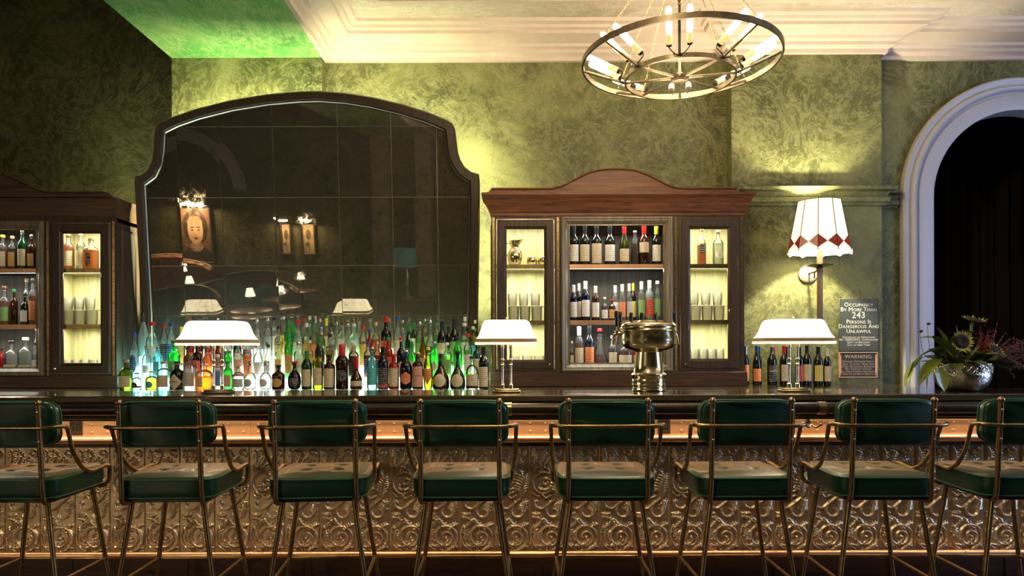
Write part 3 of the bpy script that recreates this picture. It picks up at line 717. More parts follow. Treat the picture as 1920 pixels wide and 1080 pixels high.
def patch(bm, poly, x0z, rad, front=1.006, sy=1, n=5):
    """flat outline wrapped on the front of a cylinder of the given radius"""
    cx = sum(p[0] for p in poly)/len(poly); cz = sum(p[1] for p in poly)/len(poly)
    dense = []
    for i in range(len(poly)):
        a, c = poly[i], poly[(i+1) % len(poly)]; L = math.hypot(c[0]-a[0], c[1]-a[1]); k = max(1, int(L/.006))
        for t in range(k): dense.append((a[0]+(c[0]-a[0])*t/k, a[1]+(c[1]-a[1])*t/k))
    def pt(s, z): a = s/rad; return (rad*front*math.sin(a), -rad*front*math.cos(a), z)
    rings = []
    for r in range(1, n+1): rings.append([bm.verts.new(pt(cx+(p[0]-cx)*r/n, cz+(p[1]-cz)*r/n)) for p in dense])
    c0 = bm.verts.new(pt(cx, cz)); m = len(dense)
    for i in range(m): bm.faces.new((c0, rings[0][i], rings[0][(i+1) % m]))
    for A, C in zip(rings, rings[1:]):
        for i in range(m): j = (i+1) % m; bm.faces.new((A[i], C[i], C[j], A[j]))
    return bm
used_labels = set()
def bottle(x, y, z, h, r, typ, glass, cap, label=None, liquid=None, fill=.6, desc='', group=None, where='', capfrac=None, name='bottle', txt=None, lz=None, extra=None, yaw=None):
    p = 2
    if typ == 'square': prof = TYPES['spirit']; p = 7
    else: prof = TYPES[typ]
    if p > 2: r = r*.84
    rz = random.uniform(-.12, .12) if yaw is None else yaw
    lab = desc+', '+where
    root = thing(name, lab, 'bottle', (x, y, z+.0006), rz, group)
    seg = 22 if r > .03 else 18
    if p > 2: seg = 32
    capfrac = capfrac or {'wine': .80, 'burgundy': .82}.get(typ, .92)
    b = B(); lathe(b, [(q*r, s*h) for q, s in prof if s <= .985], seg, p=p, capt=True); obj('glass_body', b, GL[glass], root)
    if liquid and liquid in LIQ:
        pr = []
        for i, (q, s) in enumerate(prof):
            if s > fill: 
                q0, s0 = prof[i-1]; t = (fill-s0)/(s-s0+1e-9); pr.append(((q0+(q-q0)*t)*r*.93, fill*h)); break
            pr.append((q*r*.93, max(s, .015)*h))
        b = B(); lathe(b, pr, seg, p=p); obj('liquor', b, LIQ[liquid], root)
    if cap:
        cr = [q for q, s in prof if s >= .93][-1]*r
        if cap == 'ball': b = B(); ball(b, (0, 0, h*.985+r*.05), r*.36, 12, 8); lathe(b, [(cr*1.1, h*.90), (cr*1.1, h*.96)], 12); obj('stopper', b, CAP['silver'], root)
        elif cap.startswith('knob_'):
            b = B(); lathe(b, [(cr*1.15, h*.88), (cr*1.15, h*.91), (r*.40, h*.915), (r*.46, h*.94), (r*.44, h*.985), (r*.3, h), (.0001, h)], 16); obj('stopper', b, CAP[cap[5:]], root)
        else:
            b = B(); z0 = capfrac
            pr = [(cr*1.22, z0*h), (cr*1.24, (z0+.01)*h), (cr*1.2, h*.94), (cr*1.28, h*.95), (cr*1.25, h*.998), (cr*1.1, h*1.002), (.0001, h*1.002)] if typ in ('wine', 'burgundy') else [(cr*1.26, z0*h), (cr*1.34, (z0+.008)*h), (cr*1.32, h*.99), (cr*1.18, h*1.002), (.0001, h*1.002)]
            lathe(b, pr, 14); obj('cap', b, CAP[cap], root)
    if label:
        shape, colr = label; top = {'wine': .52, 'burgundy': .42, 'spirit': .52, 'square': .52, 'slim': .55, 'squat': .46, 'round': .42, 'decanter': .2, 'grand': .26, 'teardrop': .48}[typ]*h
        bot = .10*h; hw = min(r*1.1, .06); cz = (top+bot)/2; hh = (top-bot)/2
        if lz: bot, top = lz[0]*h, lz[1]*h; cz = (top+bot)/2; hh = (top-bot)/2
        if shape == 'rect': poly = [(-hw, bot), (hw, bot), (hw, top), (-hw, top)]
        elif shape == 'round': q = min(hw*.8, hh); poly = [(q*math.cos(2*PI*i/20), cz+q*math.sin(2*PI*i/20)) for i in range(20)]
        elif shape == 'oval': q = hw*.75; poly = [(q*math.cos(2*PI*i/20), cz+hh*math.sin(2*PI*i/20)) for i in range(20)]
        elif shape == 'hex': q = hw*.9; poly = [(q*math.sin(2*PI*i/6), cz+q*1.05*math.cos(2*PI*i/6)) for i in range(6)][::-1]
        elif shape == 'diamond': q = hw*1.0; poly = [(0, cz-q*1.05), (q, cz), (0, cz+q*1.05), (-q, cz)]
        elif shape == 'strip': poly = [(-hw*.35, bot), (hw*.35, bot), (hw*.35, top), (-hw*.35, top)]
        elif shape == 'shield': poly = [(-hw*.8, top), (-hw*.9, cz), (0, bot), (hw*.9, cz), (hw*.8, top)]
        elif shape == 'high': poly = [(-hw, .32*h), (hw, .32*h), (hw, .58*h), (-hw, .58*h)]
        if typ in ('round', 'decanter', 'grand', 'teardrop'):
            def rad_at(zv):
                for (q0, s0), (q1, s1) in zip(prof, prof[1:]):
                    if s0*h <= zv <= s1*h: return (q0+(q1-q0)*(zv/h-s0)/(s1-s0+1e-9))*r
                return r
            b = B(); patch(b, poly, 0, r)
            for v in b.verts:
                f = rad_at(v.co.z)/r*1.012; v.co.x *= f; v.co.y *= f
        elif p > 2:
            b = B(); patch(b, [(min(max(s, -r*.8), r*.8), zq) for s, zq in poly], 0, r)
            for v in b.verts: 
                v.co.x = r*1.0*math.atan2(v.co.x, -v.co.y); v.co.y = -r*1.025
        else: b = B(); patch(b, poly, 0, r)
        bmesh.ops.recalc_face_normals(b, faces=b.faces)
        lo = obj('paper_label', b, LAB[colr], root)
        if txt:
            t = text(txt[0], txt[1], (0, -r*1.03-.001, txt[2]*h), WHITEPAINT if colr in ('black', 'blue', 'teal', 'red', 'orange') else BLACK, lo, extrude=.0004)
    if extra: extra(root, h, r)
    return root
def band(mn, z0, z1, name='band'):
    def f(root, h, r):
        b = B(); lathe(b, [(r*1.01, z0*h), (r*1.01, z1*h)], 22, capb=False, capt=False); obj(name, b, LAB[mn] if mn in LAB else CAP[mn], root)
    return f
def neckseal(colr, z=.70):
    def f(root, h, r):
        b = B(); patch(b, [(r*.22*math.cos(2*PI*i/12), z*h+r*.22*math.sin(2*PI*i/12)) for i in range(12)], 0, r*.5, 1.0)
        for v in b.verts: v.co.y -= r*.12
        obj('seal', b, CAP[colr], root)
    return f
GW = {'clear': 'clear', 'frosted': 'frosted', 'green': 'bright green', 'olive': 'olive green', 'blue': 'pale blue', 'amber': 'amber', 'dark': 'black', 'brown': 'dark brown', 'red': 'deep red', 'navy': 'blue-black', 'deepgreen': 'dark green'}
LW = {'amber': 'amber-filled', 'brown': 'brown-filled', 'red': 'red-filled', 'gold': 'straw-filled', 'pale': 'clear', 'orange': 'orange-filled', 'green': 'green-filled', 'dark': 'dark-filled'}
def row(name, Y, zb, items, where, group, wf=1.0):
    n = len(items); cnt = 0
    for i, it in enumerate(sorted(items, key=lambda q: q[0])):
        u, vt, w, typ, glass, liq, cap, lab = it[:8]; kw = dict(it[8]) if len(it) > 8 else {}
        w *= wf; x = P(u, HY, Y).x; ztop = EYE-(vt-HY)*Y/FPX; r = w*.5*Y/FPX*.97; h = ztop-zb
        gw = LW[liq] if (glass == 'clear' and liq) else GW[glass]
        cw = ('round stopper' if (cap == 'ball' or cap.startswith('knob')) else cap+(' stopper' if cap == 'cork' else ' cap')) if cap else 'hidden top'
        d = f"{gw} {TYPEWORD[typ]} bottle" + (f", {cw}" if cap else '') + (f", {lab[1]} label" if lab else '')
        d = kw.pop('desc', d); fill = kw.pop('fill', .62 if typ not in ('decanter', 'round', 'grand') else .4)
        bottle(x, Y+kw.pop('dy', 0), zb, h, r, typ, glass, cap, lab, liq, fill, d, group, f"{where}, {ord_(i+1)} from left", **kw)
ZCN = 1.03
T1, T2, T3 = 1.11, 1.19, 1.27
Y0, Y1, Y2, Y3 = 5.035, 5.15, 5.26, 5.37
R_ = lambda c: ('rect', c)
front = [
 (236.5, 672, 23, 'squat', 'olive', None, 'cork', R_('cream')), (256, 697, 17, 'squat', 'clear', 'pale', 'black', ('round', 'black'), {'extra': band('red', .12, .22, 'stripe')}),
 (284, 694, 21, 'squat', 'clear', 'gold', 'cork', ('round', 'teal')), (307, 676, 24, 'spirit', 'clear', 'pale', 'cork', R_('cream')),
 (332, 676, 25, 'squat', 'dark', None, 'black', ('diamond', 'cream'), {'desc': 'black apothecary bottle with cream diamond label', 'txt': ("HENDRICK'S", .0115, .29)}),
 (356, 665, 23, 'spirit', 'clear', 'pale', 'green', R_('silver')), (382.5, 678, 31, 'squat', 'clear', 'orange', 'silver', ('strip', 'cream'), {'fill': .5}),
 (408, 663, 13, 'slim', 'clear', 'pale', 'white', R_('blue')), (427, 676, 17, 'spirit', 'green', None, 'green', R_('pink')),
 (447, 684, 21, 'squat', 'clear', 'pale', 'knob_copper', R_('silver'), {'extra': band('red', .56, .63, 'stripe')}),
 (469, 680, 23, 'round', 'clear', 'pale', 'ball', ('round', 'silver')), (498, 680, 22, 'round', 'clear', 'pale', 'ball', ('round', 'white')),
 (522, 683, 24, 'squat', 'brown', None, 'knob_black', ('oval', 'gold')), (552, 676, 24, 'round', 'navy', None, 'knob_red', ('oval', 'black'), {'txt': ('7', .03, .26)}),
 (575, 657, 19, 'wine', 'deepgreen', None, 'green', R_('cream'), {'lz': (.08, .52)}), (596, 652, 19, 'wine', 'olive', None, 'black', R_('cream')),
 (617.5, 664, 21, 'spirit', 'brown', None, 'black', R_('cream'), {'lz': (.06, .6)}), (641.5, 645, 23, 'spirit', 'brown', None, 'red', ('round', 'black'), {'capfrac': .70}),
 (668, 668, 23, 'grand', 'brown', None, 'red', R_('cream'), {'capfrac': .62}), (697.5, 650, 19, 'spirit', 'blue', None, 'silver', R_('teal')),
 (718, 650, 20, 'wine', 'navy', None, 'black', R_('black'), {'extra': band('red', .04, .14, 'stripe')}), (738.5, 663, 19, 'spirit', 'red', None, 'red', R_('cream'), {'lz': (.08, .6)}),
 (761, 656, 22, 'squat', 'navy', None, 'silver', ('hex', 'orange')), (783, 660, 20, 'spirit', 'brown', None, 'gold', R_('pink'), {'txt': ('CYNAR', .017, .36), 'lz': (.06, .62)}),
 (802.5, 650, 18, 'teardrop', 'olive', None, 'yellow', ('shield', 'orange')), (826.5, 656, 31, 'grand', 'brown', None, 'white', ('round', 'cream'), {'lz': (.04, .42), 'capfrac': .9}),
 (858, 658, 28, 'grand', 'deepgreen', None, 'black', ('round', 'cream'), {'lz': (.04, .42), 'extra': neckseal('red', .45)}),
 (885, 668, 23, 'squat', 'clear', 'dark', 'black', R_('cream'), {'fill': .3}), (906.5, 650, 18, 'wine', 'dark', None, 'black', R_('cream'), {'extra': band('green', .22, .26, 'stripe'), 'lz': (.05, .52)}),
]
row1 = [
 (252, 622, 16, 'spirit', 'clear', 'pale', 'blue', ('oval', 'blue')), (275, 646, 17, 'squat', 'clear', 'pale', 'cork', ('round', 'white')),
 (296, 648, 17, 'square', 'blue', None, 'silver', R_('teal'), {'txt': ('BOMBAY', .011, .55)}), (326, 637, 24, 'squat', 'green', None, 'green', R_('green')),
 (352, 650, 16, 'spirit', 'red', None, 'black', R_('red')), (370, 643, 18, 'spirit', 'brown', None, 'gold', R_('red')), (389, 646, 17, 'squat', 'clear', 'orange', 'copper', None),
 (408, 645, 15, 'slim', 'red', None, 'black', None), (428, 650, 15, 'spirit', 'green', None, 'white', R_('white')), (446, 640, 17, 'spirit', 'clear', 'pale', 'silver', R_('pink')),
 (464, 640, 16, 'spirit', 'clear', 'orange', 'white', R_('orange')), (484, 642, 18, 'squat', 'clear', 'pale', 'white', R_('white')), (503, 645, 17, 'square', 'clear', 'pale', 'black', R_('white')),
 (523, 640, 18, 'square', 'clear', 'pale', 'silver', R_('yellow')), (541, 626, 15, 'slim', 'green', None, 'green', R_('gold')), (560, 640, 19, 'spirit', 'clear', 'pale', 'silver', R_('white'), {'extra': band('gold', .3, .34, 'stripe')}),
 (580, 637, 16, 'spirit', 'clear', 'gold', 'white', R_('cream')), (599, 630, 18, 'wine', 'deepgreen', None, 'green', ('shield', 'red')), (619, 625, 19, 'square', 'clear', 'gold', 'black', R_('cream')),
 (641, 650, 20, 'spirit', 'brown', None, 'brown', R_('black')), (663, 642, 20, 'spirit', 'clear', 'dark', 'white', R_('black')), (690, 640, 17, 'spirit', 'clear', 'red', 'blue', R_('blue')),
 (707, 640, 15, 'spirit', 'clear', 'red', 'copper', R_('black')), (728, 632, 17, 'spirit', 'red', None, 'green', R_('red')), (752, 632, 18, 'squat', 'navy', None, 'red', ('diamond', 'silver')),
 (772, 634, 19, 'round', 'green', None, 'white', R_('white')), (793, 620, 15, 'burgundy', 'amber', None, 'brown', R_('pink'), {'capfrac': .86}), (815, 640, 19, 'spirit', 'green', None, 'silver', ('diamond', 'white')),
 (838, 642, 18, 'spirit', 'clear', 'green', 'white', R_('green')), (858, 632, 17, 'slim', 'green', None, 'black', ('strip', 'white')), (877, 625, 16, 'spirit', 'clear', 'green', 'red', R_('white')), (894, 640, 15, 'spirit', 'deepgreen', None, 'white', R_('cream')),
]
row2 = [
 (286, 602, 24, 'squat', 'clear', 'pale', 'red', R_('silver')), (307.5, 606, 14, 'slim', 'clear', 'pale', 'red', R_('black')), (321, 604, 17, 'spirit', 'clear', 'pale', 'blue', R_('blue')),
 (340, 611, 15, 'wine', 'deepgreen', None, 'yellow', R_('yellow')), (357, 632, 15, 'spirit', 'red', None, 'black', R_('red')), (374, 630, 15, 'spirit', 'brown', None, 'gold', R_('gold')),
 (391, 632, 15, 'spirit', 'red', None, 'brown', R_('red')), (409, 630, 15, 'wine', 'olive', None, 'black', R_('cream')), (427, 628, 16, 'spirit', 'clear', 'pale', 'black', R_('black')),
 (445, 626, 16, 'burgundy', 'deepgreen', None, 'black', R_('pink')), (463, 622, 16, 'spirit', 'clear', 'pale', 'silver', R_('black')), (482, 598, 17, 'spirit', 'clear', 'pale', 'silver', ('round', 'red'), {'lz': (.40, .46)}),
 (502, 595, 17, 'spirit', 'clear', 'pale', 'silver', ('round', 'black'), {'lz': (.44, .51)}), (523, 610, 17, 'square', 'clear', 'gold', 'black', R_('yellow')), (541, 600, 16, 'slim', 'green', None, 'green', R_('gold')),
 (559, 599, 18, 'spirit', 'clear', 'pale', 'red', R_('white')), (575, 605, 14, 'spirit', 'clear', 'gold', 'white', R_('gold')), (588, 608, 14, 'spirit', 'clear', 'orange', 'green', R_('orange')),
 (603, 612, 14, 'wine', 'olive', None, 'silver', R_('cream')), (622, 606, 16, 'spirit', 'clear', 'pale', 'black', R_('black')), (642, 603, 19, 'square', 'clear', 'pale', 'brown', R_('white'), {'lz': (.2, .62)}),
 (664, 606, 19, 'square', 'frosted', None, 'white', R_('cream')), (681, 610, 15, 'slim', 'clear', 'amber', 'red', R_('yellow')), (693, 617, 13, 'spirit', 'red', None, 'blue', R_('white')),
 (705, 604, 15, 'spirit', 'clear', 'orange', 'copper', R_('orange')), (724, 593, 20, 'spirit', 'dark', None, 'red', R_('red'), {'capfrac': .88}), (746, 593, 17, 'spirit', 'clear', 'pale', 'blue', R_('white')),
 (767, 607, 18, 'burgundy', 'deepgreen', None, 'green', R_('blue')), (787, 603, 17, 'spirit', 'clear', 'green', 'silver', R_('green')), (807, 600, 20, 'round', 'clear', 'pale', 'silver', R_('black'), {'lz': (.30, .44)}),
 (829, 602, 19, 'wine', 'dark', None, 'black', R_('cream')), (852, 598, 18, 'wine', 'dark', None, 'black', R_('green')), (871, 605, 15, 'slim', 'clear', 'green', 'white', R_('white')), (887, 612, 14, 'spirit', 'olive', None, 'white', R_('teal')),
]
row3 = [
 (268.5, 585, 20, 'teardrop', 'frosted', None, 'black', None, {'capfrac': .74, 'desc': 'tall frosted teardrop bottle with long black neck'}),
 (514, 594, 14, 'spirit', 'clear', 'pale', 'black', R_('white')), (532, 592, 14, 'spirit', 'clear', 'gold', 'silver', R_('yellow')),
 (550, 602, 13, 'wine', 'green', None, 'green', None), (570, 596, 14, 'spirit', 'clear', 'pale', 'red', R_('white')), (581, 592, 9, 'slim', 'clear', 'pale', 'white', None),
 (592, 592, 11, 'burgundy', 'clear', 'green', 'silver', None), (601, 597, 6, 'slim', 'clear', 'gold', 'white', None), (612, 596, 13, 'wine', 'clear', 'gold', 'yellow', R_('cream')), (631, 603, 12, 'slim', 'clear', 'pale', 'silver', None), (653, 606, 13, 'slim', 'clear', 'pale', 'silver', None),
 (755, 600, 13, 'spirit', 'clear', 'pale', 'silver', None), (777, 604, 13, 'wine', 'deepgreen', None, 'green', R_('white')), (797, 598, 13, 'spirit', 'clear', 'green', 'silver', R_('green')), (818, 604, 13, 'slim', 'clear', 'green', 'green', None),
 (841, 612, 12, 'wine', 'dark', None, 'black', None), (872, 594, 14, 'wine', 'dark', None, 'white', R_('green'), {'capfrac': .88}), (891, 600, 12, 'wine', 'olive', None, 'white', R_('cream'), {'capfrac': .9}),
]
row('front', Y0, ZCN, front, 'front row of lit display', 'bottles of the lit display', 1.08)
row('row1', Y1, T1, row1, 'second row of lit display', 'bottles of the lit display')
row('row2', Y2, T2, row2, 'third row of lit display', 'bottles of the lit display')
row('row3', Y3, T3, row3, 'rear row of lit display', 'bottles of the lit display')
# lit stepped riser
st = thing('lit_bottle_riser', 'glowing stepped riser under the rows of bottles below the mirror', 'bottle riser', (0, 5.3, ZCN))
for k, (y0, y1, zt) in enumerate(((5.102, 5.205, T1), (5.205, 5.315, T2), (5.315, 5.425, T3))):
    for u0, u1, m in ((246, 330, LED_C), (330, 540, LED_W), (540, 903, LED_G)):
        b = B(); x0, x1 = P(u0, HY, 5.2).x, P(u1, HY, 5.2).x
        box(b, x0, x1, y0, y1, ZCN, zt, .003); o = obj('tread', b, m, st, loc=(0, -5.3, -ZCN))
        if k and False: pass
# right-hand wine group beside the cabinet
Yg = 5.40
grp = [
 (1397, 650, 12, 'wine', 'navy', None, 'blue', R_('orange')), (1405, 652, 13, 'wine', 'dark', None, 'white', R_('orange'), {'dy': .09}), (1419, 650, 16, 'burgundy', 'dark', None, 'blue', R_('orange')), (1430, 651, 12, 'wine', 'navy', None, 'black', None, {'dy': .09}),
 (1447, 651, 17, 'wine', 'dark', None, 'silver', R_('black'), {'txt': ('LOGA', .02, .36)}), (1459, 653, 12, 'wine', 'dark', None, 'red', R_('green'), {'dy': .09}), (1470, 650, 16, 'wine', 'dark', None, 'red', R_('cream')),
 (1485, 652, 13, 'wine', 'brown', None, 'black', R_('red'), {'dy': .09}), (1499, 652, 15, 'wine', 'navy', None, 'black', R_('red')), (1513, 649, 16, 'wine', 'dark', None, 'black', R_('cream')), (1523, 652, 12, 'wine', 'dark', None, 'black', None, {'dy': .09}),
 (1534, 652, 17, 'wine', 'dark', None, 'black', R_('yellow'), {'extra': neckseal('white', .66)}), (1551, 656, 14, 'wine', 'dark', None, 'white', R_('cream'))]
row('grp', Yg, ZCN, grp, 'wine group right of cabinet', 'wine bottles right of the cabinet')

# cabinet contents
YS = 5.40; zS2, zS1, zB = zz(600)-.004, zz(495)-.003, 1.15
def srow(items, zb, where, grp, dz=0): row('s', YS, zb+dz, items, where, grp)
srow([(1077, 424, 19, 'wine', 'dark', None, 'black', R_('white')), (1097, 424, 20, 'wine', 'dark', None, 'black', R_('cream')), (1119, 425, 21, 'wine', 'dark', None, 'black', R_('cream'), {'lz': (.05, .55)}), (1144, 425, 21, 'wine', 'dark', None, 'black', R_('white'), {'extra': neckseal('white', .72)}),
      (1171, 426, 20, 'burgundy', 'olive', 'dark', 'red', R_('cream')), (1191, 434, 15, 'slim', 'clear', 'brown', 'silver', None), (1208, 425, 20, 'wine', 'brown', None, 'red', ('high', 'cream')), (1231, 426, 18, 'wine', 'dark', None, 'yellow', R_('white'))], zS1, 'top shelf of central cabinet', 'bottles on the central cabinet top shelf')
srow([(1076, 535, 15, 'wine', 'navy', None, 'white', R_('white')), (1088, 530, 13, 'wine', 'dark', None, 'white', R_('cream'), {'dy': .09}), (1098, 528, 17, 'wine', 'navy', None, 'white', R_('white')), (1117, 537, 15, 'wine', 'brown', None, 'white', R_('white')), (1134, 558, 13, 'squat', 'clear', 'dark', 'white', R_('white')),
      (1148, 562, 13, 'spirit', 'brown', None, 'red', R_('gold')), (1157, 534, 14, 'wine', 'clear', 'pale', 'white', R_('white'), {'dy': .09}), (1167, 534, 14, 'wine', 'clear', 'pale', 'white', R_('orange')), (1180, 533, 12, 'wine', 'clear', 'pale', 'white', R_('silver')), (1191, 530, 12, 'wine', 'dark', None, 'yellow', R_('yellow'), {'dy': .09}),
      (1203, 529, 15, 'wine', 'clear', 'pale', 'white', R_('green')), (1218, 527, 17, 'wine', 'clear', 'pale', 'white', R_('white'), {'txt': ('RED', .014, .35)}) if False else (1218, 527, 17, 'wine', 'frosted', None, 'white', R_('red')), (1233, 528, 13, 'slim', 'clear', 'pale', 'white', R_('green'))], zS2, 'middle shelf of central cabinet', 'bottles on the central cabinet middle shelf')
srow([(1072, 640, 9, 'spirit', 'clear', 'orange', 'cork', R_('cream')), (1086, 613, 18, 'wine', 'clear', 'amber', 'white', R_('cream')), (1105, 611, 19, 'wine', 'navy', None, 'black', R_('orange')), (1125, 616, 36, 'decanter', 'clear', 'red', 'red', None, {'fill': .38, 'desc': 'round-bellied red-filled decanter with pointed red stopper', 'dy': .03}),
      (1149, 630, 17, 'spirit', 'clear', 'dark', 'white', R_('cream')), (1172, 632, 27, 'squat', 'clear', 'brown', 'black', R_('cream')), (1192, 640, 12, 'spirit', 'red', None, 'red', R_('pink'))], zB, 'bottom shelf of central cabinet', 'bottles on the central cabinet bottom shelf')
G_ = 'bottles in the left cabinet'
srow([(6, 438, 16, 'spirit', 'clear', 'amber', 'yellow', R_('cream')), (24, 440, 15, 'spirit', 'clear', 'brown', 'cork', R_('gold')), (43, 430, 17, 'wine', 'deepgreen', None, 'silver', R_('cream'), {'capfrac': .9}), (60, 438, 15, 'squat', 'brown', None, 'silver', R_('gold')), (72, 443, 9, 'spirit', 'navy', None, 'black', None)], zS1-.02, 'left cabinet top shelf', G_)
srow([(9, 534, 20, 'squat', 'clear', 'amber', 'brown', R_('green')), (27, 540, 12, 'spirit', 'brown', None, 'green', None), (37, 518, 15, 'spirit', 'clear', 'pale', 'cork', R_('black'), {'dy': .08}), (47, 548, 15, 'squat', 'dark', None, 'black', R_('white')), (62, 520, 14, 'spirit', 'clear', 'orange', 'black', R_('orange')), (74, 550, 9, 'spirit', 'clear', 'amber', 'black', None)], zS2-.02, 'left cabinet middle shelf', G_)
srow([(3, 650, 9, 'spirit', 'red', None, 'black', None), (22, 636, 25, 'squat', 'clear', 'dark', 'black', ('rect', 'cream'), {'lz': (.08, .30), 'fill': .25}), (48, 630, 25, 'squat', 'clear', 'pale', 'white', ('rect', 'cream'), {'lz': (.08, .26)}), (52, 614, 12, 'wine', 'clear', 'pale', 'silver', None, {'dy': .1}), (66, 640, 12, 'squat', 'clear', 'pale', 'black', R_('white')), (75, 616, 7, 'slim', 'clear', 'pale', 'white', None, {'dy': .06})], zB-.02, 'left cabinet bottom shelf', G_)
srow([(129, 437, 20, 'spirit', 'clear', 'orange', 'brown', ('rect', 'cream'), {'fill': .7}), (152, 434, 15, 'spirit', 'clear', 'pale', 'cork', R_('cream')), (171, 445, 26, 'square', 'clear', 'orange', 'knob_silver', ('strip', 'black'))], zS1-.02, 'left cabinet door, top shelf', 'bottles behind the left cabinet door')
srow([(1316, 430, 17, 'square', 'clear', 'amber', 'gold', ('high', 'black'), {'fill': .55, 'desc': 'tall amber square bottle with slanted black label'}), (1347, 434, 20, 'spirit', 'clear', 'pale', 'silver', ('round', 'silver'))], zS1, 'central cabinet right door', 'bottles behind the right cabinet door')
# glasses
def tumbler(x, y, z, h, r, label, group, m=TUMBLER, flare=1.0):
    b = B(); lathe(b, [(r*.86, 0), (r*.9, .004), (r*flare, h*.5), (r*1.02*flare, h), (r*.95*flare, h), (r*.84, .012), (.0001, .010)], 16, capt=False)
    for k in range(0): pass
    o = obj('tumbler', b, m, loc=(x, y, z+.0006)); tag(o, label, 'glass', group); return o
def glasses(us, vt, vb, w, zb, where, grp, dy=0, dz=0, lift=0):
    for i, u in enumerate(us):
        x = P(u, HY, YS+dy).x; h = (vb-vt)*(YS)/FPX; tumbler(x, YS+dy, zb+dz+lift, h, w*.5*YS/FPX, f"cut-glass tumbler, {where}, {ord_(i+1)} from left", grp)
for k, (nm, uo, dzz, gl) in enumerate((('right door, central cabinet', 1326, 0, [-22, 0, 22]), ('left door, central cabinet', 985.5, 0, [-22, -1, 21]), ('door, left cabinet', 151, -.02, [-21, 0, 21]))):
    g = 'tumblers behind the '+nm
    us = [uo+q for q in gl]; hL = 26*YS/FPX
    glasses(us, 0, 26, 20.5, zS2+dzz, 'middle shelf lower layer, '+nm, g)
    b = B(); x0, x1 = P(uo-33, HY, YS).x, P(uo+33, HY, YS).x; box(b, x0, x1, YS-.045, YS+.045, zS2+dzz+hL+.0016, zS2+dzz+hL+.008, .001); tag(obj('glass_tray', b, TUMBLER), 'glass tray between tumbler layers, '+nm, 'tray', 'glass trays between tumblers')
    glasses([q-2.5 for q in us], 0, 23, 17.5, zS2+dzz, 'middle shelf upper layer, '+nm, g, lift=hL+.0088)
    glasses([uo+q for q in (-24, -8, 8, 24)] if k != 1 else [uo+q for q in (-21, 3, 25)], 0, 40 if k == 0 else 28, 15.5 if k != 1 else 20, zB+dzz, 'bottom shelf, '+nm, g)
# brass jug and cups
jx = P(966, HY, YS).x
jug = thing('jug', 'gold metal pitcher on the top shelf behind the left door of central cabinet', 'jug', (jx, YS, zS1+.0006))
b = B(); prof = [(.028, 0), (.045, .01), (.058, .05), (.060, .085), (.050, .115), (.034, .135), (.032, .15), (.040, .175), (.046, .198), (.042, .198), (.030, .155), (.0001, .15)]
lathe(b, prof, 24, capt=False)
for v in b.verts:
    if v.co.z > .17 and v.co.x > .02: v.co.x += (v.co.z-.17)*.9; v.co.z += (v.co.x-.02)*.25
obj('body', b, BRASS, jug)
b = B(); tube(b, smoothpath([(-.04, 0, .18), (-.08, 0, .17), (-.09, 0, .12), (-.057, 0, .08)], 5), .005, 8); obj('handle', b, BRASS, jug)
for i, u in enumerate((998, 1019)):
    b = B(); lathe(b, [(.028, 0), (.040, .012), (.044, .04), (.038, .068), (.034, .072), (.031, .07), (.036, .04), (.0001, .012)], 18, capt=False)
    tag(obj('cup', b, BRASS, loc=(P(u, HY, YS).x, YS, zS1+.0006)), ('rounded gold cup beside the pitcher', 'rounded gold cup half hidden by the door stile')[i], 'cup', 'gold cups')
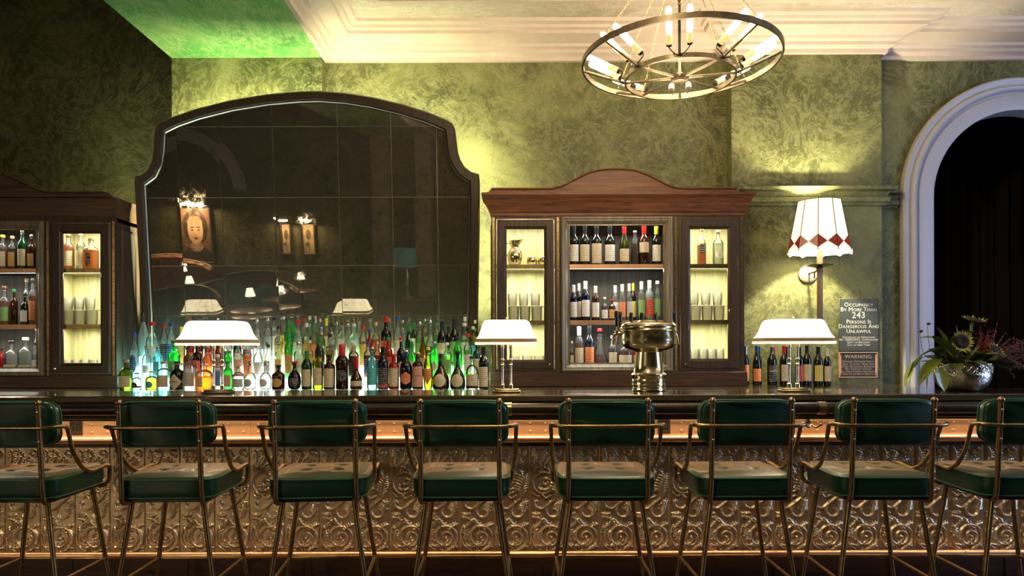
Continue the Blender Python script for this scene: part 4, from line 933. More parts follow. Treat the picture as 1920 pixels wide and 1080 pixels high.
# ---------------------------------------------------------------- bar stools
def superring(bm, w, d, z, p=7, n=56, cy=0, zf=None):
    ring = []
    for i in range(n):
        a = 2*PI*i/n; c, s = math.cos(a), math.sin(a); k = (abs(c)**p+abs(s)**p)**(-1/p); x, y = w*k*c, d*k*s
        ring.append(bm.verts.new((x, cy+y, zf(x, y) if zf else z)))
    return ring
def bridge(bm, a, b, mi=0):
    n = len(a)
    for i in range(n): j = (i+1) % n; bm.faces.new((a[i], a[j], b[j], b[i])).material_index = mi
def ringpts(w, d, z, p=7, n=56): 
    out = []
    for i in range(n):
        a = 2*PI*i/n; c, s = math.cos(a), math.sin(a); k = (abs(c)**p+abs(s)**p)**(-1/p); out.append((w*k*c, d*k*s, z))
    return out
tufts = [(-.075, .06), (.075, .06), (-.075, -.06), (.075, -.06)]
def make_stool():
    t = thing('bar_stool', 'x', 'bar stool', (0, 0, 0), 0, 'row of green bar stools')
    w, d = .222, .208
    def top(x, y):
        e = max(abs(x)/w, abs(y)/d); h = .750+.020*(1-e**3)
        for tx, ty in tufts:
            q = (x-tx)**2+(y-ty)**2; h -= .013*math.exp(-q/.0003)+.004*math.exp(-q/.003)
        return h
    b = B(); r0 = superring(b, w*.96, d*.96, .658); b.faces.new(r0[::-1]); r1 = superring(b, w, d, .672); bridge(b, r0, r1)
    r2 = superring(b, w*1.008, d*1.008, .705); bridge(b, r1, r2); r3 = superring(b, w, d, .743); bridge(b, r2, r3); obj('seat', b, LEATHER, t)
    b = B(); rr = superring(b, w, d, .743); prev = rr
    for k in range(1, 19):
        f = (1-k/18)**.9 if k < 18 else .0
        f = 1-k/19
        cur = superring(b, w*f, d*f, 0, p=7 if f > .3 else 4, zf=lambda x, y: top(x, y)); bridge(b, prev, cur); prev = cur
    b.faces.new(prev); obj('seat_cover', b, LEATHER_TOP, t)
    b = B()
    for tx, ty in tufts: ball(b, (tx, ty, top(tx, ty)+.001), .0085, 10, 6, .5)
    obj('tuft_button', b, LEATHER, t)
    b = B(); tube(b, ringpts(w+.001, d+.001, .745), .0042, 6, closed=True); tube(b, ringpts(w*.985, d*.985, .663), .0042, 6, closed=True); obj('piping', b, PIPING, t)
    # backrest cushion
    def bend(x): return .05*(x/.21)**2
    b = B(); rings = []
    for q, (s, yy) in enumerate(((.93, -.000), (.985, .006), (1, .016), (1, .034), (.985, .044), (.93, .050), (.7, .053), (.35, .055))):
        rr = []
        for i in range(64):
            a = 2*PI*i/64; c, sn = math.cos(a), math.sin(a); k = (abs(c)**6+abs(sn)**6)**(-1/6); x, z = .2135*k*c*s, .100*k*sn*s
            rr.append(b.verts.new((x, -.222+yy+bend(x)*.55-.06*z, .997+z)))
        rings.append(rr)
    for a, c in zip(rings, rings[1:]): bridge(b, a, c)
    b.faces.new(rings[0][::-1]); b.faces.new(rings[-1]); fixn(b); bk = obj('backrest', b, LEATHER, t)
    b = B()
    for yy in (.008, .043):
        pts = []
        for i in range(64):
            a = 2*PI*i/64; c, sn = math.cos(a), math.sin(a); k = (abs(c)**6+abs(sn)**6)**(-1/6); x, z = .2135*k*c, .100*k*sn; pts.append((x, -.222+yy+bend(x)*.55-.06*z, .997+z))
        tube(b, pts, .0035, 6, closed=True)
    obj('piping', b, PIPING, bk)
    for s in (-1, 1):
        b = B(); pts = roundpath([(s*.175, -.250, 1.092), (s*.175, -.222, .70), (s*.180, -.215, .640), (s*.150, -.15, .645)], .05, 5)
        tube(b, pts, .0115, 10); o = obj('back_post', b, OLDBRASS, t)
        b = B(); ball(b, (s*.175, -.251, 1.098), .015, 12, 8); obj('finial', b, OLDBRASS, o)
        b = B()
        for z in (1.055, .99, .925):
            y = -.250+(1.092-z)/.392*.028; ball(b, (s*.175, y-.012, z), .006, 8, 5)
        obj('screw', b, BRASS, o)
        # arm, running down to the seat side and on to the front leg
        b = B(); pts = roundpath([(0, -.252, .986), (s*.20, -.252, .986), (s*.252, -.225, .99), (s*.252, -.17, .985), (s*.246, -.12, .86), (s*.236, -.04, .775), (s*.234, .03, .742), (s*.234, .15, .752), (s*.234, .19, .745), (s*.230, .192, .66), (s*.19, .17, .640)], .03, 5)
        tube(b, pts, .0096, 10); obj('armrest', b, OLDBRASS, t)
    for sx in (-1, 1):
        for sy in (-1, 1):
            b = B(); x0, y0, x1, y1 = sx*.158, sy*.165, sx*.250, sy*.205
            tube(b, [(x0, y0, .648), (x1, y1, .012)], [.0120, .0095], 10); lg = obj('leg', b, OLDBRASS, t)
            c = B(); lathe(c, [(.012, 0), (.013, .004), (.011, .02)], 12, x1, y1, 0); obj('foot_cap', c, BLACK, lg)
    b = B(); box(b, -.19, .19, -.185, .185, .640, .656, .004); obj('seat_pan', b, BLACK, t)
    zf = .275; q = (.648-zf)/.636; lx_, ly_ = .158+.092*q, .165+.04*q
    for a, c in (((-lx_, -ly_), (-lx_, ly_)), ((lx_, -ly_), (lx_, ly_)), ((-lx_, ly_), (lx_, ly_)), ((-lx_, -ly_), (lx_, -ly_))):
        b = B(); tube(b, [(a[0], a[1], zf), (c[0], c[1], zf)], .0085, 10); obj('stretcher', b, OLDBRASS, t)
    return t
def copy_tree(o, parent=None):
    c = o.copy(); COL.objects.link(c); c.parent = parent
    for ch in o.children: copy_tree(ch, c)
    return c
YST = 3.272
mids = [(-2, 0, 'first stool, its back half cut by the left edge of the photo'), (295, 1.5, 'green leather bar stool below the lamp at the left, second from the left'), (581, 5, 'green leather bar stool turned slightly left, third from the left'),
        (861.5, 0, 'green leather bar stool below the middle lamp, fourth from the left'), (1142, -1, 'green leather bar stool before the brass beer tower, fifth from the left'), (1408.5, .5, 'green leather bar stool left of the coat hook, sixth from the left'),
        (1678, -1.5, 'green leather bar stool right of the coat hook, seventh from the left'), (1952, -1, 'green leather bar stool below the flowers, cut by the right edge of the photo')]
proto = make_stool()
for i, (u, a, lab) in enumerate(mids):
    s = proto if i == 0 else copy_tree(proto)
    s.location = ((u-960)*(YST-.245)/FPX, YST, 0); s.rotation_euler = (0, 0, R(a)); s['label'] = 'green leather brass-framed '+lab if i == 0 else lab
    if i: s.location.x += math.sin(R(a))*-.0

# ---------------------------------------------------------------- table lamps on the bar
def table_lamp(u, Y, w, rz, lab, zt=1.08, ty=0):
    x = P(u, 650, Y).x
    t = thing('table_lamp', lab, 'lamp', (x, Y, zt), rz, 'twin-column lamps on the bar')
    b = B(); 
    for (a, d, z) in (((.078, .048, 0)), (.078, .048, .012), (.066, .04, .014), (.066, .04, .022), (.055, .032, .028)): pass
    box(b, -.078, .078, -.048, .048, 0, .012, .003); box(b, -.068, .068, -.040, .040, .012, .021, .003); obj('base', b, IRON if ty else OLDBRASS, t)
    for s in (-1, 1):
        b = B(); lathe(b, [(.013, .021), (.013, .045), (.0085, .05), (.0075, .055), (.0075, .150), (.011, .152), (.012, .158), (.009, .162), (.009, .178), (.012, .182), (.011, .19), (.0075, .192), (.0085, .25), (.012, .252), (.012, .30)], 14, cx=s*.024)
        obj('column', b, BRASS, t)
    b = B(); box(b, -.05, .05, -.006, .006, .298, .306, .002); tube(b, [(0, 0, .30), (0, 0, .425)], .004, 8); obj('shade_carrier', b, BRASS, t)
    # shade: bell-sided rectangle
    hw, hd = w/2, .115
    prof = [(1, .303), (.985, .306), (.94, .316), (.885, .335), (.835, .362), (.79, .388), (.745, .402), (.69, .408), (.62, .410)]
    b = B(); prev = None
    for k, z in prof:
        f = hw*(1-k); cur = []
        for i in range(40):
            a = 2*PI*i/40+PI/40; c, s = math.cos(a), math.sin(a); q = (abs(c)**8+abs(s)**8)**(-1/8); cur.append(b.verts.new(((hw-f)*q*c, (hd-f*.72)*q*s, z)))
        if prev: bridge(b, prev, cur)
        prev = cur
    b.faces.new(prev); o = obj('shade', b, SHADE, t, angle=60)
    b = B()
    for i in (4, 15, 24, 35):
        pts = []
        for k, z in prof:
            f = hw*(1-k); a = 2*PI*i/40+PI/40; c, s = math.cos(a), math.sin(a); q = (abs(c)**8+abs(s)**8)**(-1/8); pts.append(((hw-f)*q*c*1.003, (hd-f*.72)*q*s*1.003, z))
        tube(b, pts, .0014, 5)
    obj('seam', b, FRINGE, o)
    b = B(); pr = None
    for z, k in ((.305, 1.006), (.285, 1.010), (.285, .995), (.305, .995)):
        cur = []
        for i in range(40):
            a = 2*PI*i/40+PI/40; c, s = math.cos(a), math.sin(a); q = (abs(c)**8+abs(s)**8)**(-1/8); cur.append(b.verts.new((hw*k*q*c, hd*k*q*s, z)))
        if pr: bridge(b, pr, cur)
        pr = cur
    obj('trim_band', b, FRINGE, o)
    b = B(); n = 150
    for i in range(n):
        a = 2*PI*i/n; c, s = math.cos(a), math.sin(a); q = (abs(c)**8+abs(s)**8)**(-1/8)
        ball(b, (hw*q*c, hd*q*s, .2785), .0046, 6, 4, 1.7)
    obj('fringe', b, FRINGE_W, o)
    b = B(); ball(b, (0, 0, .424), .007, 8, 6, .8); obj('finial', b, BRASS, t)
    point_light('lamp_bulb_light', (0, 0, .345), 5, (1, .80, .5), .03, t)
    return t
table_lamp(409, 3.88, .405, R(2), 'twin-column lamp with cream bell shade standing before the lit bottles', ty=1)
table_lamp(950, 3.88, .340, R(-3), 'twin-column lamp with cream bell shade in front of the central cabinet')
table_lamp(1487.5, 3.88, .405, R(1), 'twin-column lamp with cream bell shade before the wine bottles at right')
table_lamp(-119, 3.88, .405, 0, 'twin-column lamp just outside the photo, seen only in the mirror')

# ---------------------------------------------------------------- beer tower
tx = P(1216, 650, 4.0).x
bt = thing('beer_tower', 'polished brass mushroom-shaped beer tower with black tap handles', 'beer tower', (tx, 4.0, 1.08))
b = B(); lathe(b, [(.094, 0), (.100, .004), (.100, .012), (.096, .018), (.097, .028), (.100, .034), (.100, .040), (.097, .046), (.096, .078), (.101, .086), (.101, .096), (.095, .102), (.088, .11), (.082, .15), (.075, .21), (.073, .228)], 48); obj('column', b, BRASS, bt)
b = B(); lathe(b, [(.073, .226), (.080, .232), (.105, .238), (.130, .246), (.148, .260), (.156, .276), (.158, .295), (.158, .345), (.161, .349), (.161, .354), (.158, .358), (.158, .372), (.162, .376), (.160, .384), (.152, .392), (.140, .398), (.07, .400), (.06, .408), (.055, .4115), (.0001, .413)], 48, capb=False); dr = obj('drum', b, BRASS, bt)
b = B(); lathe(b, [(.099, .05), (.0995, .052), (.0995, .07), (.099, .072)], 48, capb=False, capt=False)
bd = obj('badge_band', b, BRASS, bt)
b = B()
for i in range(-3, 4):
    a = -PI/2+i*.11; tube(b, smoothpath([(.100*math.cos(a), .100*math.sin(a), .05), (.104*math.cos(a+.04), .104*math.sin(a+.04), .06), (.103*math.cos(a), .103*math.sin(a), .068), (.104*math.cos(a-.04), .104*math.sin(a-.04), .06)], 3), .0018, 5)
obj('crest', b, OLDBRASS, bd)
for i, ad in enumerate((184, 141, 112, 91, 66, 25)):
    a = R(ad); c, s = math.cos(a), math.sin(a)
    g = B(); tube(g, [(.155*c, .155*s, .335), (.195*c, .195*s, .335)], .009, 10); tube(g, smoothpath([(.19*c, .19*s, .337), (.205*c, .205*s, .325), (.212*c, .212*s, .29), (.215*c, .215*s, .27)], 4), .0075, 10)
    lathe(g, [(.011, 0), (.013, .008), (.011, .018), (.006, .03), (.005, .04)], 12, .19*c, .19*s, .338)
    f_ = obj('faucet', g, BRASS, bt)
    h = B(); lathe(h, [(.006, 0), (.0105, .012), (.0125, .05), (.012, .085), (.008, .092), (.0001, .093)], 12, .19*c, .19*s, .376); obj('tap_handle', h, BLACK, f_)
b = B()
for k in range(7): 
    a0 = PI*.93; tube(b, [(.205*math.cos(a0)-.0, .205*math.sin(a0)*.2, .34-.013*k), (.205*math.cos(a0), .205*math.sin(a0)*.2, .33-.013*k)], .0022, 5)
obj('chain', b, OLDBRASS, bt)

# ---------------------------------------------------------------- chandelier
YC = 3.9
CX = (1276-960)*YC/FPX; ZO, ZI = 2.966, 2.872; RO, RI = .552, .308
ch = thing('chandelier', 'iron wheel chandelier with tilted candle bulbs hanging over the bar', 'chandelier', (CX, YC, ZI))
def cpart(n, b, m, parent=None):
    o = obj(n, b, m, parent or ch)
    return o
def flatring(b, r, z, t, hgt, seg=72):
    prof = [(r-t, z-hgt/2), (r+t, z-hgt/2), (r+t, z+hgt/2), (r-t, z+hgt/2)]; rings = []
    for q, zq in prof+[prof[0]]: rings.append([b.verts.new((q*math.cos(2*PI*i/seg), q*math.sin(2*PI*i/seg), zq)) for i in range(seg)])
    for a, c in zip(rings, rings[1:]): bridge(b, a, c)
    return b
dz = ZO-ZI
cpart('outer_ring', flatring(B(), RO, dz, .006, .030), WHEELM); cpart('inner_ring', flatring(B(), RI, 0, .006, .026), WHEELM)
b = B(); lathe(b, [(.0001, -.016), (.045, -.016), (.05, -.008), (.05, .01), (.03, .016), (.012, .03), (.012, .05)], 24); flatring(b, .035, -.018, .003, .006, 24); cpart('hub', b, WHEELM)
for k in range(8):
    a = 2*PI*k/8+R(31); c, s = math.cos(a), math.sin(a); b = B()
    tube(b, [(.045*c, .045*s, 0), (RI*c, RI*s, 0), (RO*c, RO*s, dz)], .008, 6); cpart('spoke', b, WHEELM)
    for q in (-1, 1):
        a2 = a+q*.15; r0, r1 = .345, .53
        c2, s2 = math.cos(a2), math.sin(a2); p0 = Vector((r0*c2, r0*s2, .055)); p1 = Vector((r1*math.cos(a+q*.10), r1*math.sin(a+q*.10), dz+.065)); d = (p1-p0)
        g = B(); tube(g, smoothpath([(RI*c, RI*s, 0), ((RI+.03)*math.cos(a+q*.08), (RI+.03)*math.sin(a+q*.08), .005), tuple(p0-d*.12), tuple(p0)], 4), .0035, 6)
        tube(g, [p0-d*.05, p0+d*.02], [.016, .018], 10); arm_ = cpart('candle_arm', g, IRON)
        g = B(); tube(g, [p0, p0+d*.30], .0165, 10); cpart('candle_sleeve', g, CANDLE, arm_)
        g = B(); tube(g, [p0+d*.30, p0+d*.36, p0+d*.9, p0+d*.97, p0+d], [.012, .0165, .0165, .012, .004], 10); cpart('bulb', g, BULB, arm_)
b = B(); tube(b, [(0, 0, .03), (0, 0, ZC-ZI-.02)], .007, 8); lathe(b, [(.06, 0), (.055, .02), (.02, .035)], 20, z0=ZC-ZI-.036); cpart('stem', b, IRON)
b = B()
def chain(b, p0, p1, n, r=.0085, w=.0017):
    p0, p1 = Vector(p0), Vector(p1); d = (p1-p0); L = d.length/n; dn = d.normalized(); u_ = dn.cross(Vector((0, 0, 1))).normalized() if abs(dn.z) < .99 else Vector((1, 0, 0)); w_ = dn.cross(u_)
    for i in range(n):
        c = p0+d*((i+.5)/n); sd = u_ if i % 2 else w_
        tube(b, [c+dn*(L*.66*math.cos(t))+sd*(r*.55*math.sin(t)) for t in [2*PI*k/8 for k in range(8)]], w, 4, closed=True)
for k in range(4):
    a = 2*PI*k*2/8+R(31); chain(b, (RO*math.cos(a), RO*math.sin(a), dz+.015), (.03*math.cos(a), .03*math.sin(a), .80), 46)
for k in range(2):
    a = 2*PI*(k*4+2)/8+R(31); chain(b, (RI*math.cos(a), RI*math.sin(a), .012), (.02*math.cos(a), .02*math.sin(a), .78), 42)
cpart('chain', b, OLDBRASS)
b = B(); rr = random.Random(5)
for i in range(40):
    a = rr.uniform(0, 6.28); z = rr.uniform(.42, .62); r_ = rr.uniform(.008, .055)
    tube(b, smoothpath([(.006*math.cos(a), .006*math.sin(a), z), (r_*math.cos(a), r_*math.sin(a), z+.03), (r_*1.2*math.cos(a+.8), r_*1.2*math.sin(a+.8), z-.01)], 3), .0025, 4)
cpart('chain_bundle', b, OLDBRASS)
point_light('chandelier_light', (CX, YC, ZO+.15), 43, (1, .74, .44), .28)
point_light('chandelier_low_light', (CX, YC, ZI-.12), 12, (1, .74, .44), .2)

# ---------------------------------------------------------------- wall sconce
YK = 5.33; kx = P(1537, 470, YK).x
sc_ = thing('wall_sconce', 'tall wall sconce with octagonal parchment shade and red diamond border', 'sconce', (kx, YK, 1.90))
def wz(v): return EYE-(v-HY)*YK/FPX-1.90
zs0, zs1 = wz(476), wz(379); ra_, rb_ = .240, .162; n8 = 10
def sp(k, t, off=0):   # corner k, t 0 bottom .. 1 top
    r = ra_+(rb_-ra_)*t+off; a = 2*PI*k/n8-R(114.2); return Vector((r*math.cos(a), r*math.sin(a)*.86, zs0+(zs1-zs0)*t))
b = B(); c0 = [b.verts.new(sp(k, .30)) for k in range(n8)]; c1 = [b.verts.new(sp(k, 1)) for k in range(n8)]; c2 = [b.verts.new(sp(k, .0)) for k in range(n8)]; bridge(b, c2, c0); bridge(b, c0, c1)
shd = obj('shade', b, SHADE_HOT, sc_, smooth=False)
b = B()
for k in range(n8):
    tube(b, [sp(k, 0, .002), sp(k, 1, .002)], .003, 5)
    tube(b, [sp(k, 1, .002), sp(k+1, 1, .002)], .0025, 5)
obj('rib', b, IRON, shd)
b = B()
for k in range(n8):
    A, C = sp(k, .13, .0035), sp(k, .30, .0035); m0 = (sp(k, .21, .0035)+sp(k+1, .21, .0035))/2
    mp = (sp(k, .17, .0035)+sp(k-1, .17, .0035))/2; mn = (sp(k, .17, .0035)+sp(k+1, .17, .0035))/2
    top_, bot_ = sp(k, .31, .0045), sp(k, .045, .0045); vs = [b.verts.new(p) for p in (bot_, mn, top_)]; b.faces.new(vs); vs = [b.verts.new(p) for p in (bot_, top_, mp)]; b.faces.new(vs)
obj('diamond_border', b, REDGLASS, shd, smooth=False)
b = B()
for k in range(n8):
    for i in range(9):
        t = i/9; q = sp(k, 0).lerp(sp(k+1, 0), t); ball(b, (q.x, q.y, q.z-.006+.02*(math.sin(PI*t))), .0075, 6, 4, 1.2)
obj('bead_fringe', b, FRINGE_W, shd)
b = B(); tube(b, [(0, 0, wz(612)), (0, 0, wz(602)), (0, 0, wz(470)), (0, 0, wz(455))], [.012, .022, .022, .018], 18); obj('candle_pole', b, simple('wax_brown', (.22, .16, .11), .45), sc_)
b = B(); lathe(b, [(.022, -.014), (.045, -.006), (.092, .004), (.094, .009), (.08, .008), (.022, 0)], 28, z0=wz(501)); obj('drip_pan', b, IRON, sc_)
b = B(); lathe(b, [(.078, 0), (.078, -.012), (.068, -.02), (.03, -.026), (.0001, -.027)], 28, P(1514, 515, 5.62).x-kx, YP2-YK, EYE-(515-HY)*5.62/FPX-1.90, axis='Y'); obj('back_plate', b, simple('worn_plate', (.40, .34, .25), .45, .3), sc_)
px_ = P(1514, 515, 5.62).x-kx; pz_ = EYE-(515-HY)*5.62/FPX-1.90
b = B(); tube(b, roundpath([(px_, YP2-YK-.02, pz_), (px_, .14, pz_), (px_*.6, .06, pz_+.015), (0, 0, pz_+.015)], .03), .008, 10); tube(b, [(px_, .16, pz_), (px_, .16, pz_-.05)], .006, 8); obj('bracket', b, IRON, sc_)
point_light('sconce_light', (0, 0, (zs0+zs1)/2+.05), 120, (1, .88, .56), .03, sc_)
b = B(); tube(b, [(0, 0, wz(456)), (0, 0, wz(442))], [.016, .012], 10); obj('lamp_holder', b, BRASS, sc_)

# ---------------------------------------------------------------- signs
YS2 = YP2-.008
def sg(u, v): return P(u, v, YS2)
a, c = sg(1573, 658), sg(1646, 560)
s1 = thing('occupancy_sign', 'grey slate occupancy sign with white engraved lettering right of the sconce', 'sign', ((a.x+c.x)/2, YS2, (a.z+c.z)/2))
hw_, hh_ = (c.x-a.x)/2, (c.z-a.z)/2
b = B(); box(b, -hw_, hw_, -.004, .008, -hh_, hh_, .002); obj('plate', b, SLATE, s1)
pxs = 5.62/FPX
for body, v, size in (('Occupancy', 571.5, 9.2), ('By More Than', 580.5, 9.2), ('243', 591.5, 14), ('Persons Is', 603.5, 9.2), ('Dangerous And', 612, 9.2), ('Unlawful', 621, 9.2),
                      ('Certificate of Operations', 632.5, 4.6), ('No. 1000524937, Commissioner', 637, 4.6), ('Dept. of Buildings', 641.8, 4.6), ('City of New York', 646.8, 4.6)):
    text(body, size*pxs*1.18, (0, -.0045, (609-v)*pxs), WHITEPAINT, s1, True)
a, c = sg(1573, 708), sg(1645, 660)
s2 = thing('warning_sign', 'small bronze warning plaque with copper frame below the slate sign', 'sign', ((a.x+c.x)/2, YS2, (a.z+c.z)/2))
hw_, hh_ = (c.x-a.x)/2, (c.z-a.z)/2
b = B(); box(b, -hw_+.004, hw_-.004, -.002, .008, -hh_+.004, hh_-.004); obj('plate', b, SIGNBROWN, s2)
b = B(); frame(b, -hw_, hw_, -hh_, hh_, [(0, -.008), (0, .006), (.0065, .006), (.0065, .001)], 0)
for s in (-1, 1): box(b, s*(hw_-.0125)-.006, s*(hw_-.0125)+.006, -.0045, 0, -hh_+.02, hh_-.02, .001)
fr2 = obj('frame', b, simple('plaque_copper', (.72, .42, .24), .4, .3), s2, smooth=False)
b = B()
for sx in (-1, 1):
    for sz in (-1, 1): lathe(b, [(.004, 0), (.0001, -.002)], 8, sx*(hw_-.0125), -.005, sz*(hh_-.03), axis='Y')
obj('screw', b, BLACK, s2)
for body, v, size in (('WARNING', 669, 9), ('Drinking Distilled Spirits,', 677.8, 4.8), ('Beer, Coolers, Wine And', 682.8, 4.8), ('Other Alcoholic Beverages', 687.4, 4.8), ('May Increase Cancer', 691.8, 4.8), ('Risk, And, During Pregnancy,', 696.5, 4.8), ('Can Cause Birth Defects', 701.2, 4.8)):
    text(body, size*pxs*1.12, (0, -.003, (684-v)*pxs), GREYPAINT, s2, body != 'WARNING')

# ---------------------------------------------------------------- vase with flowers
YV = 3.93
vx = P(1804, 650, YV).x
va = thing('silver_bowl', 'hammered silver bowl holding dark sunflowers at the right end of the bar', 'vase', (vx, YV, 1.08))
b = B(); lathe(b, [(.075, 0), (.095, .006), (.122, .028), (.138, .058), (.143, .085), (.1425, .10), (.140, .104), (.142, .12), (.143, .150), (.147, .153), (.147, .158), (.140, .158), (.137, .10), (.10, .02), (.0001, .015)], 48, capt=False); obj('bowl', b, SILVER, va)
b = B()
for i in range(26):
    a0 = 2*PI*i/26
    for j in range(2):
        z = .113+.02*j; q = .1445; a1 = a0+.12*j
        tube(b, smoothpath([(q*math.cos(a1-.09), q*math.sin(a1-.09), z-.008), (q*math.cos(a1), q*math.sin(a1), z+.010), (q*math.cos(a1+.09), q*math.sin(a1+.09), z-.006), (q*math.cos(a1+.03), q*math.sin(a1+.03), z-.002)], 3), .0018, 4)
obj('chased_band', b, SILVER, va)
LEAF = simple('leaf_green', (.16, .22, .02), .4, var=.4, vs=25, coat=.2)
LEAFD = simple('leaf_olive', (.055, .075, .015), .45, var=.4, vs=25)
STEM = simple('stem_green', (.13, .20, .04), .5)
PET = simple('petal_yellow_green', (.50, .48, .07), .5, var=.3, vs=40)
DISC = simple('seed_disc', (.016, .007, .005), .8, bs=1, bscale=260)
REDF = simple('red_plume', (.17, .010, .012), .7, var=.4, vs=60)
PURP = simple('purple_plume', (.11, .03, .032), .7, var=.5, vs=60)
DARKF = simple('black_petal', (.03, .008, .014), .6)
def leaf(b, base, d, L, w, droop=.4, roll=0, fold=.25, n=9, mi=0, up=None):
    base, d = Vector(base), Vector(d).normalized(); side = d.cross(Vector((0, 0, 1)))
    side = side.normalized() if side.length > .05 else Vector((1, 0, 0))
    side = Matrix.Rotation(roll, 3, d) @ side
    rows_ = []; p = base.copy(); cd = d.copy()
    for i in range(n+1):
        t = i/n; ww = w*math.sin(PI*min(1, t*.93+.05))**.75*(1-t*.25); nr = side.cross(cd).normalized()
        rows_.append([b.verts.new(p+side*ww*q+nr*(abs(q)*ww*fold)) for q in (-1, -.5, 0, .5, 1)])
        cd = (cd+Vector((0, 0, -droop/n))).normalized(); p = p+cd*L/n
    for a, c in zip(rows_, rows_[1:]):
        for k in range(4): b.faces.new((a[k], a[k+1], c[k+1], c[k])).material_index = mi
def V(u, v, dy=0): return P(u, v, YV+dy)-Vector((0, 0, 0))
GV = 'stems in the silver bowl'
def sunflower(uv, r, face, lab, dy=0, petl=1.0, stem0=(1805, 690)):
    c = V(*uv, dy); f = Vector(face).normalized(); q = f.to_track_quat('Z', 'Y').to_matrix()
    t = thing('sunflower', lab, 'flower', c, 0, GV)
    b = B(); lathe(b, [(.0001, -.012), (r*.6, -.012), (r*.98, 0), (r, .006), (r*.7, .012), (r*.3, .007), (.0001, .005)], 26)
    for v in b.verts: v.co = q @ v.co
    obj('seed_head', b, DISC, t)
    b = B(); rn = random.Random(int(uv[0])); n = 30
    for i in range(n):
        a = 2*PI*i/n+rn.uniform(-.08, .08); d = Vector((math.cos(a), math.sin(a), rn.uniform(.1, .7))); L = r*rn.uniform(.5, .85)*petl
        p0 = Vector((r*.93*math.cos(a), r*.93*math.sin(a), -.002)); s_ = Vector((-math.sin(a), math.cos(a), 0))*r*.14
        m1 = p0+d*L*.5; m2 = p0+d*L+Vector((0, 0, rn.uniform(0, .3)*L))
        vs = [b.verts.new(q @ w_) for w_ in (p0-s_, p0+s_, m1+s_*.8, m1-s_*.8)]; b.faces.new(vs); tp = b.verts.new(q @ m2); b.faces.new((vs[3], vs[2], tp))
    obj('petals', b, PET, t, smooth=False)
    b = B(); e = V(*stem0, 0)-c; tube(b, smoothpath([tuple(-f*.012), tuple(-f*.05+Vector((0, 0, -.01))), tuple(e)], 6), [.007]*12+[.005], 8); obj('stem', b, STEM, t)
    return t
sunflower((1826, 600), .042, (.15, -.25, .9), 'sunflower on a tall stem facing upward above the bowl', 0, 1.0, (1812, 700))
sunflower((1803, 640), .040, (-.05, -1, .12), 'sunflower head facing the viewer with a black disc', -.10, 1.0, (1805, 690))
sunflower((1867, 656), .032, (.25, -.6, .5), 'small drooping sunflower right of the bowl with curled petals', -.04, 1.0, (1825, 690))
# leafy branch drooping to the left
def leaves_obj(lst, lab, m, stempts=None, name='leafy_branch'):
    b = B()
    for (uv, dirv, L, w, dr, roll, dy) in lst: leaf(b, V(*uv, dy), dirv, L, w, dr, roll)
    t = thing(name, lab, 'foliage', V(1790, 690), 0, GV)
    for v in b.verts: v.co -= t.location
    obj('leaves', b, m, t)
    if stempts:
        b = B(); tube(b, smoothpath([tuple(V(*q)-t.location) for q in stempts], 5), .0035, 6); obj('stem', b, STEM, t)
leaves_obj([((1775, 655), (-1, -.3, .1), .26, .036, .7, .5, -.05), ((1765, 672), (-1, -.4, -.3), .24, .040, .9, -.3, -.08), ((1735, 690), (-.5, -.2, -1), .13, .034, .1, .8, -.10), ((1712, 680), (-.5, -.3, -1), .16, .030, .1, .3, -.12),
            ((1742, 683), (-.2, -.2, -1), .16, .030, 0, 1.4, -.06), ((1760, 690), (.1, -.3, -1), .13, .042, .2, .2, -.13), ((1730, 670), (-.8, -.3, -.5), .16, .034, .6, 1.1, -.1), ((1778, 642), (-1, 0, .5), .17, .032, .6, -.3, 0)],
           'long green drooping leaves hanging over the left side of the bowl', LEAF, [(1800, 695), (1782, 660), (1750, 655), (1715, 675), (1700, 700)])
leaves_obj([((1790, 668), (-.3, -.4, .9), .15, .030, .5, .2, -.06), ((1782, 660), (-.7, -.2, .8), .16, .028, .5, .6, 0), ((1780, 650), (-.4, .2, 1), .13, .024, .3, .4, 0), ((1795, 660), (.1, .2, 1), .16, .024, .3, 1.2, .03),
            ((1830, 668), (.7, -.5, .3), .16, .032, .7, .2, -.05), ((1845, 680), (1, -.3, .1), .17, .034, .7, -.4, -.04), ((1855, 670), (1, .1, .3), .18, .030, .6, .5, .02), ((1818, 680), (.2, -.8, .2), .12, .036, .8, .1, -.10),
            ((1790, 683), (-.3, -.8, .1), .12, .036, .8, .1, -.10), ((1812, 655), (-1, -.1, .7), .10, .022, .6, .2, 0), ((1822, 625), (-1, -.1, .4), .10, .020, .9, .4, 0), ((1880, 672), (1, -.3, -.2), .10, .022, .4, .4, 0), ((1800, 690), (0, -1, .1), .10, .04, .9, 0, -.06), ((1760, 665), (-.6, -.6, .6), .12, .03, .8, .3, -.06)],
           'dark olive foliage filling the mouth of the bowl', LEAFD)
b = B(); rn = random.Random(21)
for i in range(95):
    u0 = rn.uniform(1768, 1848); sx_ = (u0-1808)/40; d = (sx_*1.1+rn.gauss(0, .35), rn.uniform(-.8, .5), rn.uniform(.1, 1.1)); leaf(b, V(u0, rn.uniform(676, 688), rn.uniform(-.09, .09)), d, rn.uniform(.06, .15), rn.uniform(.010, .022), rn.uniform(.2, .9), rn.uniform(-1, 1), n=5)
t = thing('foliage_filler', 'dense small dark leaves packed in the mouth of the bowl', 'foliage', V(1808, 684), 0, GV)
for v in b.verts: v.co -= t.location
o = obj('leaves', b, LEAFD, t)
